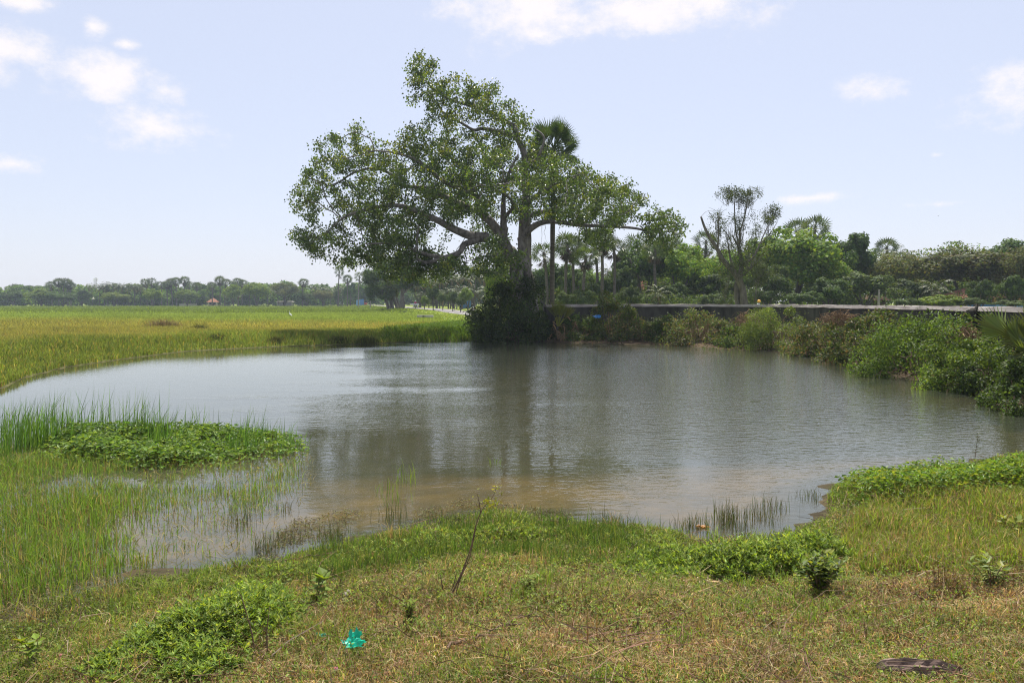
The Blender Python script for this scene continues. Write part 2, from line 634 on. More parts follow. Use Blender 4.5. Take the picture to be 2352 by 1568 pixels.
def ground_col(x, y):
    c = np.tile(np.array([0.105, 0.125, 0.032]), (len(x), 1))
    nn = vnoise(x, y, 1.3, 8)[:, None]
    past = np.array([0.17, 0.22, 0.035])
    c = c * (1 - nn * 0.3)
    far = (y > 45)
    c[far] = past * (0.75 + 0.5 * vnoise(x[far], y[far], 6, 9)[:, None])
    nearm = y < 20
    straw, moss, soil = np.array([0.16, 0.115, 0.06]), np.array([0.085, 0.09, 0.03]), np.array([0.06, 0.045, 0.028])
    k = vnoise(x, y, 1.0, 10)[:, None] * 0.6 + vnoise(x, y, 0.27, 11)[:, None] * 0.4
    cn = straw * k + moss * (1 - k)
    c[nearm] = cn[nearm]
    f = inpoly(x, y, FIELD)
    c[f] = field_col(x[f], y[f]) * 0.8
    inp = inpoly(x, y, POND)
    d = dpoly(x, y, POND)
    mud = (1 - sstep(d / 0.9))[:, None]
    c = np.where(inp[:, None], (np.array([0.15, 0.10, 0.045]) * (sstep((d - 0.3) / 0.8) * (1 - sstep((d - 1.5) / 5.5)) * (1 - sstep((y - 12.5) / 2.5)))[:, None] + np.array([0.05, 0.042, 0.025])) * (0.7 + 0.6 * k), c * (1 - mud * 0.65) + soil * mud * 0.65)
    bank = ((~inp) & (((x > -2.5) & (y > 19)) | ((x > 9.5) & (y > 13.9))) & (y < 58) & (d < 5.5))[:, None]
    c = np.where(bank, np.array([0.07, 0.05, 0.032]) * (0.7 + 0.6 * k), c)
    return c


ys = np.concatenate([np.linspace(-30, 2.5, 18), np.linspace(2.7, 16, 170), np.linspace(16.3, 62, 150), np.geomspace(63, 880, 110)])
ss_ = np.linspace(-1.7, 1.7, 300)
YY, SS = np.meshgrid(ys, ss_, indexing='ij')
XX = SS * (np.maximum(YY, 0) * 1.0 + 7)
XX = np.clip(XX, -880, 880)
gx, gy = XX.ravel(), YY.ravel()
g = Geo()
nr, nc = XX.shape
i = np.arange(nr - 1)[:, None] * nc
j = np.arange(nc - 1)[None, :]
Q = np.stack([i + j, i + j + 1, i + nc + j + 1, i + nc + j], -1).reshape(-1, 4)
g.add(np.stack([gx, gy, terr(gx, gy)], -1), None, Q, ground_col(gx, gy))
o = g.build('ground', M['ground'], None, True)
o['kind'] = 'structure'
o['label'] = 'grassy bank, paddy land and muddy pond bed'

# road
g = Geo()
Tn = norm(np.gradient(ROADC, axis=0))
Sd = np.stack([-Tn[:, 1], Tn[:, 0]], -1)
k = len(ROADC)
rows = []
for off, dz in ((-2.1, -0.12), (-1.9, 0.03), (-0.7, 0.07), (0.7, 0.07), (1.9, 0.03), (2.1, -0.12)):
    p = ROADC + Sd * off
    rows.append(np.stack([p[:, 0], p[:, 1], terr(ROADC[:, 0], ROADC[:, 1]) + 0.06 + dz], -1))
V = np.stack(rows, 1).reshape(-1, 3)
i = np.arange(k - 1)[:, None] * 6
j = np.arange(5)[None, :]
g.add(V, None, np.stack([i + j, i + j + 1, i + 7 + j, i + 6 + j], -1).reshape(-1, 4))
o = g.build('road', M['asphalt'], None, True)
o['kind'] = 'structure'
o['label'] = 'narrow grey road curving past the fig tree'

# ------------------------------------------------------------------ water
mt, t, out = newmat('pond_water')
n, l = t.nodes.new, t.links.new
geo = n('ShaderNodeNewGeometry')
sp = n('ShaderNodeSeparateXYZ')
l(geo.outputs['Position'], sp.inputs[0])


def ripple(scale, stretch, rot, detail, rough=0.5):
    mp_ = n('ShaderNodeMapping')
    mp_.inputs['Scale'].default_value = stretch
    mp_.inputs['Rotation'].default_value = (0, 0, rot)
    l(geo.outputs['Position'], mp_.inputs[0])
    q = n('ShaderNodeTexNoise')
    q.inputs['Scale'].default_value = scale
    q.inputs['Detail'].default_value = detail
    q.inputs['Roughness'].default_value = rough
    l(mp_.outputs[0], q.inputs['Vector'])
    return q.outputs[0]


def mth(op, a, b, clamp=False):
    q = n('ShaderNodeMath')
    q.operation = op
    q.use_clamp = clamp
    for i_, v in enumerate((a, b)):
        if isinstance(v, (int, float)):
            q.inputs[i_].default_value = v
        else:
            l(v, q.inputs[i_])
    return q.outputs[0]


r1 = ripple(3.2, (1.0, 2.2, 1), R(-18), 2)
r2 = ripple(9.0, (1.0, 1.9, 1), R(14), 2)
big = ripple(0.16, (1, 2.2, 1), 0.25, 3)
h = mth('ADD', mth('MULTIPLY', r1, 0.62), mth('MULTIPLY', r2, 0.22))
wind = n('ShaderNodeMapRange')
wind.interpolation_type = 'SMOOTHSTEP'
l(mth('ADD', mth('ADD', sp.outputs[0], mth('MULTIPLY', sp.outputs[1], 0.10)), mth('MULTIPLY', mth('SUBTRACT', big, 0.5), 22.0)), wind.inputs[0])
wind.inputs[1].default_value = -6.0
wind.inputs[2].default_value = 7.0
wind.inputs[3].default_value = 0.12
wind.inputs[4].default_value = 1.5
nearcalm = n('ShaderNodeMapRange')
nearcalm.interpolation_type = 'SMOOTHSTEP'
l(mth('ADD', sp.outputs[1], mth('MULTIPLY', mth('SUBTRACT', big, 0.5), 4.0)), nearcalm.inputs[0])
nearcalm.inputs[1].default_value = 8.5
nearcalm.inputs[2].default_value = 21.0
nearcalm.inputs[3].default_value = 0.22
nearcalm.inputs[4].default_value = 1.0
hh = mth('MULTIPLY', h, mth('MULTIPLY', wind.outputs[0], nearcalm.outputs[0]))
bm = n('ShaderNodeBump')
bm.inputs['Strength'].default_value = 1.0
bm.inputs['Distance'].default_value = 0.025
l(hh, bm.inputs['Height'])
fr = n('ShaderNodeFresnel')
fr.inputs[0].default_value = 1.42
l(bm.outputs[0], fr.inputs['Normal'])
gl = n('ShaderNodeBsdfGlossy')
gl.inputs['Roughness'].default_value = 0.03
gl.inputs['Color'].default_value = (0.98, 1.0, 0.96, 1)
l(bm.outputs[0], gl.inputs['Normal'])
df = n('ShaderNodeBsdfDiffuse')
df.inputs[0].default_value = (0.072, 0.080, 0.056, 1)
tr = n('ShaderNodeBsdfTransparent')
tr.inputs[0].default_value = (0.86, 0.80, 0.56, 1)
mxa = n('ShaderNodeMixShader')
mxa.inputs[0].default_value = 0.62
l(df.outputs[0], mxa.inputs[1])
l(tr.outputs[0], mxa.inputs[2])
mxb = n('ShaderNodeMixShader')
l(fr.outputs[0], mxb.inputs[0])
l(mxa.outputs[0], mxb.inputs[1])
l(gl.outputs[0], mxb.inputs[2])
l(mxb.outputs[0], out.inputs[0])
M['water'] = mt
g = Geo()
wp = [(-34, 3), (16, 3), (16, 58), (-34, 58)]
g.add([(x, y, 0) for x, y in wp], None, [[0, 1, 2, 3]])
o = g.build('pond_water', M['water'])
o['kind'] = 'structure'
o['label'] = 'murky pond water rippled by wind'

# ------------------------------------------------------------------ retaining wall
wl = catmull(WALL_C, 6)
wl3 = np.stack([wl[:, 0], wl[:, 1]], -1)
Tn = norm(np.gradient(wl3, axis=0))
Sn = np.stack([-Tn[:, 1], Tn[:, 0]], -1)               # points away from the pond
WTOP = 2.40


def sweep(g, line, side, prof, C=(0.5, 0.5, 0.5), jit=0.0):
    k, m_ = len(line), len(prof)
    V = []
    for q, (off, z) in enumerate(prof):
        p = line + side * off
        V.append(np.stack([p[:, 0], p[:, 1], np.full(k, z) + jit * rng.standard_normal(k)], -1))
    V = np.stack(V, 1).reshape(-1, 3)
    i = np.arange(k - 1)[:, None] * m_
    j = np.arange(m_)[None, :]
    j2 = (j + 1) % m_
    Q = np.stack([i + j, i + j2, i + m_ + j2, i + m_ + j], -1).reshape(-1, 4)
    g.add(V, None, np.vstack([Q, ]), C)
    if m_ == 4:
        g.add(V[:4], None, [[3, 2, 1, 0]], C)
        g.add(V[-4:], None, [[0, 1, 2, 3]], C)


rw = thing('retaining_wall', 'long dark mouldy concrete wall with pale coping round the far pond bank', 'wall', (2.2, 55, 0))


def local(o, root):
    o.parent = root
    o.matrix_parent_inverse = Matrix.Translation(-Vector(root.location))
    return o


g = Geo()
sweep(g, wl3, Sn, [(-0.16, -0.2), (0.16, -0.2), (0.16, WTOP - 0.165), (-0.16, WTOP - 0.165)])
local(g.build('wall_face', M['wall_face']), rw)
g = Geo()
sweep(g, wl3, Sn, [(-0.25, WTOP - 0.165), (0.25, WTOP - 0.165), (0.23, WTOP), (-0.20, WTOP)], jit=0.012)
local(g.build('coping', M['coping']), rw)


# ------------------------------------------------------------------ palms
def fan_leaf(g, base, out, length, rad, C, nseg=18, spread=2.5, droop=0.25):
    """palmyra leaf: petiole from base along out, then a stiff pleated fan"""
    out = norm(out)
    tip = base + out * length
    side = norm(np.cross(out, [0, 0, 1.0]) + 1e-6)
    nrm = np.cross(side, out)
    tw = rng.choice([-1, 1]) * rng.uniform(0.5, 1.5)
    side, nrm = side * math.cos(tw) + nrm * math.sin(tw), nrm * math.cos(tw) - side * math.sin(tw)
    tube(g, np.array([base, base + out * length * 0.5 + nrm * 0.03, tip]), [0.05, 0.035, 0.025], 4, np.array(C) * np.array([1.3, 1.25, 1.1]), False)
    a = np.linspace(-spread / 2, spread / 2, nseg)
    D = np.cos(a)[:, None] * out + np.sin(a)[:, None] * side
    L = rad * (0.78 + 0.22 * np.cos(a * 0.6)) * rng.uniform(0.92, 1.06, nseg)
    T = norm(D + nrm * 0.16 + np.array([0, 0, -droop]) * rng.uniform(0.2, 1.1, (nseg, 1)))
    w = rad * spread / nseg * (0.52 if nseg > 12 else 0.40)
    P0 = np.tile(tip, (nseg, 1))
    Sx = norm(np.cross(D, np.tile(nrm, (nseg, 1))))
    m_ = P0 + D * (L * 0.55)[:, None]
    e = m_ + T * (L * 0.45)[:, None]
    V = np.stack([P0, m_ + Sx * w * 0.5 - nrm * 0.02, e, m_ - Sx * w * 0.5 - nrm * 0.02, m_ + nrm * 0.025], 1)
    b = np.arange(nseg)[:, None] * 5
    T_ = np.stack([b + [0, 1, 4], b + [0, 4, 3], b + [1, 2, 4], b + [4, 2, 3]], 1).reshape(-1, 3)
    cc = np.repeat(pal(nseg, [C], jit=0.12), 5, axis=0)
    g.add(V.reshape(-1, 3), T_, None, cc)


def palmyra_geo(h, nf=26, petl=0.9, rad=1.15, r0=0.24, skirt=0, bend=0.0, C=(0.055, 0.085, 0.02), nseg=18, lowest=-0.55):
    gt, gc = Geo(), Geo()
    zz = np.linspace(-0.3, h, 24)
    P = np.stack([bend * (zz / h) ** 2, 0.04 * np.sin(zz * 0.7), zz], -1)
    rr = r0 * (0.86 + 0.3 * np.exp(-zz * 0.9) + 0.05 * np.sin(zz * 9))
    tube(gt, P, rr, 9)
    top = P[-1]
    for q in range(nf):
        s_ = (q + 0.5) / nf
        elev = 1.25 - (1.25 - lowest) * s_ ** 1.1
        a = q * 2.39996 + rng.uniform(-0.2, 0.2)
        d = np.array([math.cos(a) * math.cos(elev), math.sin(a) * math.cos(elev), math.sin(elev)])
        fan_leaf(gc, top + np.array([0, 0, -0.35 * s_]), d, petl * rng.uniform(0.85, 1.15), rad * rng.uniform(0.85, 1.1), np.array(C) * rng.uniform(0.75, 1.25), nseg)
    for q in range(skirt):
        a = rng.uniform(0, 6.28)
        d = np.array([math.cos(a) * 0.45, math.sin(a) * 0.45, -0.9])
        fan_leaf(gc, top + np.array([0, 0, -0.3 - rng.uniform(0, 1.0)]), d, petl * 0.5, rad * 0.85, np.array([0.10, 0.075, 0.045]) * rng.uniform(0.6, 1.1), 10, 1.4, 0.6)
    return gt, gc


def coconut_geo(h, nf=17, fl=3.0, bend=0.7, C=(0.075, 0.10, 0.025)):
    gt, gc = Geo(), Geo()
    zz = np.linspace(-0.3, h, 20)
    P = np.stack([bend * (zz / h) ** 2, 0 * zz, zz], -1)
    tube(gt, P, 0.15 * (0.85 + 0.5 * np.exp(-zz * 1.3)), 8)
    top = P[-1]
    for q in range(nf):
        s_ = (q + 0.5) / nf
        elev = 1.3 - 1.75 * s_
        a = q * 2.39996 + rng.uniform(-0.2, 0.2)
        hd = np.array([math.cos(a), math.sin(a), 0])
        tt = np.linspace(0, 1, 22)
        L = fl * rng.uniform(0.85, 1.1)
        ea = elev - tt ** 1.3 * (1.25 + 0.3 * (elev > 0.4))
        step = L / 21
        R_ = top + np.cumsum((hd * np.cos(ea)[:, None] + np.array([0, 0, 1.0]) * np.sin(ea)[:, None]) * step, axis=0)
        tube(gc, R_[::3], np.linspace(0.03, 0.01, len(R_[::3])), 4, (0.07, 0.075, 0.03), False)
        sd__ = np.cross(hd, [0, 0, 1.0])
        T = norm(np.gradient(R_, axis=0))
        lw = 0.62 * np.sin(np.clip(tt * 0.9 + 0.12, 0, 1) * math.pi) ** 0.6
        col = np.array(C) * rng.uniform(0.8, 1.25) if s_ < 0.85 else np.array([0.16, 0.12, 0.04])
        for sg in (-1, 1):
            D = norm(sg * sd__ * 0.8 + T * 0.55 + np.array([0, 0, -0.5]) + 0.12 * rng.standard_normal((22, 3)))
            leaves(gc, R_[2:], D[2:], np.tile([0, 0, 1.0], (20, 1)), lw[2:], 0.085 if h < 5 else 0.15, pal(20, [col], jit=0.12), 0.1)
    return gt, gc


def mk_tree(name, label, cat, gt, gc, mt, ml, loc=(0, 0, 0), group=None, crown='crown'):
    r = thing(name, label, cat, loc, 0, group)
    gt.build('trunk', mt, r, True)
    gc.build(crown, ml, r)
    return r


# ------------------------------------------------------------------ broadleaf tree prototypes (unit size: 1 wide, 1 tall)
def crown_pts(seed, n_lobe, n, flat=1.0, bump=0.1, lo=0.22, lump=7):
    rg = np.random.default_rng(seed)
    P, Nn = [], []
    cen = np.array([0, 0, 0.58])
    ax = np.array([0.36, 0.36, 0.30 * flat])
    lob = []
    for q in range(n_lobe):
        d = norm(rg.standard_normal(3))
        if d[2] < -0.35:
            d[2] *= -0.6
        c = cen + d * ax * rg.uniform(0.55, 1.0)
        lob.append((c, rg.uniform(0.13, 0.21)))
    lob.append((cen, 0.26))
    per = n // len(lob)
    for c, r in lob:
        sub = norm(rg.standard_normal((lump, 3)))
        sub[:, 2] = np.abs(sub[:, 2]) * rg.choice([1, 1, -0.5], lump)
        subc = c + sub * r * 0.75
        k = rg.integers(0, lump, per)
        d = norm(rg.standard_normal((per, 3)) + np.array([0, 0, 0.25]))
        rad = r * 0.46 * rg.uniform(0.55, 1.05, (per, 1))
        P.append(subc[k] + d * rad)
        Nn.append(norm(d + 0.5 * norm(P[-1] - cen)))
    P, Nn = np.concatenate(P), np.concatenate(Nn)
    ok = (P[:, 2] > lo + 0.05 * rg.standard_normal(len(P))) & (P[:, 2] < 1.0)
    return P[ok], Nn[ok]


def broad_geo(seed, n_lobe=16, n=6500, flat=1.0, leaf=0.032, cols=((0.06, 0.10, 0.018), (0.085, 0.125, 0.02), (0.045, 0.075, 0.016)), lo=0.22, lump=7, forks=4, tr=0.028):
    P, Nn = crown_pts(seed, n_lobe, n, flat, 0.1, lo, lump)
    g = Geo()
    k = len(P)
    D = norm(np.cross(Nn, rdir(k)) + 0.35 * rdir(k) + np.array([0, 0, -0.25]))
    cc = pal(k, cols, jit=0.16)
    leaves(g, P, D, norm(Nn + 0.45 * rdir(k)), leaf * rng.uniform(0.7, 1.3, k), leaf * 0.7 * rng.uniform(0.7, 1.3, k), cc, 0.15, 0.45)
    gt = Geo()
    for q in range(forks):
        a = q * 6.28 / forks + rng.uniform(-0.4, 0.4)
        e = np.array([math.cos(a) * rng.uniform(0.1, 0.3), math.sin(a) * rng.uniform(0.1, 0.3), rng.uniform(0.55, 0.8)])
        s0 = np.array([math.cos(a) * 0.012, math.sin(a) * 0.012, -0.03])
        P_ = catmull([s0, s0 + [0, 0, 0.16], s0 * 0.3 + e * 0.5 + [0, 0, 0.05], e], 5)
        tube(gt, P_, np.linspace(tr, tr * 0.25, len(P_)), 7)
    return gt, g


PROTO = {}
BRIGHT = ((0.14, 0.22, 0.03), (0.10, 0.175, 0.026), (0.20, 0.265, 0.036))
DARK = ((0.066, 0.12, 0.026), (0.09, 0.15, 0.03), (0.048, 0.088, 0.02))
GREY = ((0.10, 0.125, 0.04), (0.12, 0.15, 0.046), (0.075, 0.10, 0.032), (0.13, 0.12, 0.05))
GLAUC = ((0.075, 0.12, 0.038), (0.105, 0.15, 0.045), (0.05, 0.085, 0.026))


def far_tree_protos():
    PROTO['neem'] = [broad_geo(s, 20, 12500, 1.0, 0.038, BRIGHT, 0.16, 8) for s in (1, 2)]
    PROTO['dark'] = [broad_geo(s, 18, 12500, 1.05, 0.040, DARK, 0.08, 7) for s in (3, 4)]
    PROTO['acacia'] = [broad_geo(s, 28, 13000, 0.85, 0.031, GREY, 0.18, 10) for s in (5, 6)]
    PROTO['shrub'] = [broad_geo(s, 16, 9500, 1.15, 0.044, GLAUC, 0.02, 6) for s in (7, 8)]
    for k_, v in list(PROTO.items()):
        PROTO[k_] = [(a.mesh(k_ + '_trunk', True), b.mesh(k_ + '_crown')) for a, b in v]
        for a, b in PROTO[k_]:
            a.materials.append(M['bark'])
            b.materials.append(M['leaf'])


far_tree_protos()


def place_broad(name, kind, idx, X, top, d, wpx, label, cat='tree', group=None, rz=None, zbase=None, wscale=1.0):
    p = at(X, 700, d)
    z0 = tz(p[0], d) if zbase is None else zbase
    h = at(X, top, d)[2] - z0
    w = wpx * S / F * d * wscale * (1.3 if X > 1200 else 1.2)
    r = thing(name, label, cat, (p[0], d, z0), rng.uniform(0, 6.28) if rz is None else rz, group)
    r.scale = (w, w, h)
    a, b = PROTO[kind][idx]
    for nm, me in (('trunk', a), ('crown', b)):
        o = bpy.data.objects.new(nm, me)
        COL.objects.link(o)
        o.parent = r
    return r


# ------------------------------------------------------------------ the big fig tree
FD = 56.5
FB = np.array(gnd(1190, 778, 0.0))
FB = np.array([at(1192, 700, FD)[0], FD, 0.15])
fig = thing('fig_tree', 'huge wide spreading fig tree leaning left on the far bank, tallest in view', 'tree', FB)


def fp(X, Y, off=0.0):
    return at(X, Y, FD + off)


LIMBS = [  # (points X, Y, depth offset), start radius, end radius
    ([(1186, 602, 0), (1160, 564, -0.2), (1141, 526, -0.3), (1112, 490, -0.4), (1092, 445, -0.3), (1078, 405, 0.2), (1055, 372, 0.6)], 0.62, 0.12),      # left stem
    ([(1205, 590, 0.2), (1203, 545, 0.2), (1205, 490, 0.3), (1210, 454, 0.4), (1206, 400, 0.5), (1204, 353, 0.4), (1190, 319, 0.2), (1182, 292, 0), (1166, 280, -0.2), (1118, 253, -0.4), (1040, 230, -0.6), (995, 203, -0.7), (965, 170, -0.8)], 0.58, 0.05),
    ([(1190, 319, 0.2), (1168, 308, 0.6), (1111, 295, 1.1), (1088, 298, 1.3), (1060, 282, 1.4), (1024, 262, 1.2), (1000, 232, 1.0), (983, 203, 0.8)], 0.26, 0.05),
    ([(1157, 526, -0.5), (1156, 478, -0.9), (1160, 430, -1.4), (1172, 390, -2.0), (1190, 355, -2.4)], 0.33, 0.08),
    ([(1119, 545, -0.6), (1080, 540, -1.2), (1042, 525, -1.7), (1003, 504, -2.0), (965, 487, -2.3), (930, 474, -2.4), (893, 471, -2.3), (849, 479, -2.1), (815, 488, -2.0), (785, 502, -1.8), (755, 530, -1.6)], 0.42, 0.06),
    ([(1105, 548, -0.9), (1067, 561, -1.6), (1055, 579, -2.0), (1016, 592, -2.5), (978, 602, -2.9), (960, 592, -3.1), (957, 556, -3.2), (962, 517, -3.0)], 0.33, 0.08),
    ([(1020, 591, -2.5), (985, 585, -2.8), (955, 575, -3.4), (920, 560, -3.9), (880, 558, -4.2), (840, 560, -4.3)], 0.2, 0.05),
    ([(1112, 490, -0.4), (1060, 468, 0.6), (1010, 445, 1.3), (972, 430, 1.8), (927, 426, 2.2), (895, 398, 2.4), (859, 385, 2.4), (813, 396, 2.2), (779, 417, 2.0), (745, 430, 1.8)], 0.32, 0.05),
    ([(1092, 445, -0.3), (1055, 430, -1.3), (1027, 421, -2.0), (981, 385, -2.6), (950, 364, -2.8), (905, 350, -2.7), (860, 345, -2.4)], 0.25, 0.05),
    ([(1200, 545, 0.0), (1219, 524, -0.4), (1248, 509, -0.8), (1284, 509, -1.2), (1331, 516, -1.6), (1405, 519, -1.9), (1462, 524, -1.9), (1498, 533, -1.8), (1540, 530, -1.6)], 0.34, 0.05),
    ([(1405, 519, -1.9), (1414, 500, -1.6), (1443, 485, -1.2), (1460, 462, -0.9)], 0.11, 0.04),
    ([(1208, 500, 0.3), (1235, 488, 1.2), (1270, 480, 2.2), (1310, 460, 3.0), (1350, 440, 3.4), (1395, 425, 3.4)], 0.26, 0.05),
    ([(1208, 470, 0.3), (1230, 450, -0.9), (1262, 430, -2.0), (1300, 412, -2.8), (1335, 398, -3.0)], 0.24, 0.05),
    ([(1204, 375, 0.5), (1228, 368, -0.6), (1241, 349, -0.9), (1250, 321, -0.9), (1243, 306, -1.0), (1225, 294, -1.0)], 0.15, 0.07),
    ([(1141, 526, -0.3), (1110, 500, 2.2), (1070, 470, 4.0), (1020, 455, 5.2), (960, 450, 6.0)], 0.26, 0.05),
    ([(1157, 500, -0.6), (1180, 470, -2.5), (1150, 440, -4.2), (1110, 425, -5.5)], 0.22, 0.05),
    ([(1165, 560, -0.5), (1140, 585, -2.0), (1110, 588, -3.0), (1070, 600, -3.6)], 0.12, 0.03),
]
node_p, node_par, node_r = [], [], []
lim_g = []
for pts, ra, rb in LIMBS:
    P = catmull([fp(*q) for q in pts], 5)
    rr = (ra + (rb - ra) * np.linspace(0, 1, len(P)) ** 0.65) * 0.82
    g = Geo()
    tube(g, P, rr, 9 if ra > 0.2 else 7, wob=0.05)
    lim_g.append(g)
    b = len(node_p)
    for q in range(len(P)):
        node_p.append(P[q])
        node_par.append(b + q - 1 if q else -1)
        node_r.append(rr[q])
# fluted trunk of fused stems and aerial roots
gt = Geo()
STRANDS = [([(1192, 780, 0), (1194, 690, 0), (1190, 640, 0), (1186, 602, 0), (1170, 572, -0.2)], 0.62, 0.40),
           ([(1205, 780, 0.3), (1208, 690, 0.3), (1206, 640, 0.3), (1206, 590, 0.2), (1203, 550, 0.2)], 0.46, 0.42),
           ([(1172, 780, -0.5), (1180, 690, -0.5), (1180, 640, -0.45), (1176, 590, -0.4), (1157, 545, -0.4), (1157, 520, -0.5)], 0.34, 0.28),
           ([(1236, 780, -0.4), (1222, 665, -0.5), (1211, 620, -0.45), (1200, 570, -0.35), (1196, 545, -0.1)], 0.30, 0.24),
           ([(1222, 780, 0.1), (1212, 655, -0.1), (1212, 600, 0.1), (1213, 545, 0.3), (1212, 500, 0.4)], 0.30, 0.2),
           ([(1180, 780, -0.8), (1192, 660, -0.85), (1196, 620, -0.7), (1194, 580, -0.5)], 0.24, 0.2)]
for pts, ra, rb in STRANDS:
    P = catmull([fp(*q) for q in pts], 6)
    tube(gt, P, np.linspace(ra, rb, len(P)), 10, wob=0.06)
local(gt.build('trunk', M['fig_bark'], None, True), fig)
for g in lim_g:
    local(g.build('limb', M['fig_bark'], None, True), fig)

# foliage envelope: (X, Y, radius px, depth centre, depth spread)
BL = [(960, 150, 24), (985, 182, 36), (1028, 185, 32), (1072, 210, 36), (1118, 205, 32), (948, 172, 22), (1000, 225, 32), (938, 232, 14), (1060, 245, 38), (1125, 250, 38), (1165, 262, 32), (1205, 268, 24),
      (1165, 310, 32), (1210, 310, 22), (1005, 280, 34), (965, 320, 32), (1045, 320, 36), (1010, 352, 36), (1100, 330, 30), (945, 300, 20), (940, 335, 24), (1140, 275, 30), (1090, 235, 30),
      (808, 298, 22), (745, 328, 24), (788, 326, 32), (838, 328, 30), (878, 345, 36), (735, 365, 22), (770, 372, 32), (825, 382, 38), (885, 390, 40), (935, 375, 40), (702, 398, 16), (728, 425, 30), (690, 448, 24),
      (680, 462, 18), (705, 480, 34), (755, 448, 38), (808, 450, 38), (868, 440, 42), (925, 430, 42), (692, 540, 24), (722, 515, 34), (738, 555, 36), (782, 515, 40), (830, 505, 40), (880, 520, 42), (740, 590, 22), (795, 568, 36),
      (850, 575, 36), (900, 585, 42), (940, 550, 42), (700, 560, 22), (925, 525, 40), (790, 480, 34), (845, 475, 34), (960, 460, 38),
      (930, 605, 34), (985, 612, 30), (1035, 612, 26), (1110, 580, 26), (900, 620, 26), (955, 638, 18), (1005, 635, 14),
      (1000, 398, 42), (1058, 392, 40), (1118, 395, 42), (1178, 388, 40), (1238, 395, 40), (1298, 395, 38), (1345, 408, 34), (1390, 425, 32), (1430, 436, 26), (1458, 448, 16), (1000, 445, 40), (1060, 452, 40), (1120, 442, 40),
      (1180, 440, 42), (1240, 440, 42), (1300, 440, 42), (1350, 455, 36), (1398, 465, 34), (1438, 478, 22), (1098, 500, 30), (1040, 495, 26), (1200, 488, 30), (1260, 482, 32), (1318, 490, 30), (1368, 500, 32), (1338, 535, 16), (1150, 555, 24), (1125, 360, 30), (1155, 340, 26), (1080, 360, 30), (1235, 360, 22), (1280, 372, 30),
      (1190, 585, 20), (1370, 540, 16), (1380, 560, 14), (1140, 590, 20), (1060, 620, 20), (1100, 618, 22), (1150, 620, 16), (1200, 620, 14),
      (1500, 495, 24), (1518, 480, 18), (1528, 520, 34), (1560, 515, 22), (1500, 540, 24), (1540, 548, 24), (1570, 530, 12), (1400, 440, 26), (1350, 475, 30), (1500, 555, 24), (1535, 560, 22), (1520, 500, 30), (1545, 520, 30), (1500, 520, 30), (1510, 535, 28), (1555, 540, 20), (1530, 495, 24), (1418, 510, 16), (1385, 512, 18), (1440, 500, 14)]
att = []
for (X, Y, r) in BL:
    edge = min(1.0, abs(X - 1150) / 420.0)
    dep = (1 - edge) * 7.0 + 2.2
    if Y < 340 and X > 900:
        dep = 2.4
    if X > 1465:
        dep = 1.7
    if X < 930 and Y < 400:
        dep = 3.2
    k = int(3 + (r / 40.0) ** 2 * (26 if dep > 4 else 20))
    for q in range(k):
        a, rr_ = rng.uniform(0, 6.28), r * math.sqrt(rng.uniform(0, 1))
        base_off = -1.7 if X > 1465 else (-0.5 if Y < 340 and X > 900 else 0.0)
        att.append(fp(X + rr_ * math.cos(a), Y + rr_ * math.sin(a), base_off + rng.uniform(-dep, dep)))
att = np.array(att)


def colonize(P, par, att, step, di, dk, iters, drift=(0, 0, 0)):
    P = list(P)
    par = list(par)
    A = np.array(P)
    best = np.full(len(att), 1e9)
    bi = np.zeros(len(att), int)
    for s0 in range(0, len(A), 400):
        dd = np.linalg.norm(att[:, None] - A[None, s0:s0 + 400], axis=2)
        j = dd.argmin(1)
        v = dd[np.arange(len(att)), j]
        up = v < best
        best[up], bi[up] = v[up], j[up] + s0
    alive = np.ones(len(att), bool)
    for it in range(iters):
        act = alive & (best < di)
        if not act.any():
            break
        idx = bi[act]
        PP = np.array(P)
        vec = norm(att[act] - PP[idx])
        acc = np.zeros((len(P), 3))
        np.add.at(acc, idx, vec)
        src = np.unique(idx)
        nd = norm(norm(acc[src]) + np.array(drift) + 0.18 * rng.standard_normal((len(src), 3)))
        newp = PP[src] + nd * step
        b = len(P)
        P.extend(newp)
        par.extend(src)
        dd = np.linalg.norm(att[:, None] - newp[None], axis=2)
        j = dd.argmin(1)
        v = dd[np.arange(len(att)), j]
        up = v < best
        best[up], bi[up] = v[up], j[up] + b
        alive &= best > dk
    return np.array(P), np.array(par)


n0 = len(node_p)
CP, CPar = colonize(node_p, node_par, att, 0.42, 9.0, 0.5, 60)
tips = np.zeros(len(CP))
nch = np.zeros(len(CP), int)
for q in range(len(CP) - 1, n0 - 1, -1):
    if nch[q] == 0:
        tips[q] = 1
    tips[CPar[q]] += tips[q]
    nch[CPar[q]] += 1
rad = 0.014 * np.maximum(tips, 1) ** 0.5
heavy = {}
for q in range(n0, len(CP)):
    p_ = CPar[q]
    if p_ >= n0 and (p_ not in heavy or tips[q] > tips[heavy[p_]]):
        heavy[p_] = q
g = Geo()
used = set()
for q in range(n0, len(CP)):
    p_ = CPar[q]
    if p_ >= n0 and heavy.get(p_) == q:
        continue
    ch = [p_, q]
    while ch[-1] in heavy:
        ch.append(heavy[ch[-1]])
    P = CP[ch]
    r_ = np.minimum(rad[ch], 0.14)
    r_[0] = r_[1]
    tube(g, P, r_, 5 if r_[0] > 0.03 else 3, cap=False)
local(g.build('branchwork', M['fig_bark'], None, True), fig)
term = np.where((tips <= 3) & (np.arange(len(CP)) >= n0))[0]
per = np.where(rng.uniform(size=len(term)) < 0.55, rng.integers(28, 56, len(term)), rng.integers(8, 28, len(term)))
idx = np.repeat(term, per)
k = len(idx)
P = CP[idx] + rng.standard_normal((k, 3)) * np.array([0.23, 0.23, 0.17])
topness = np.clip((P[:, 2] - 6) / 12, 0, 1)
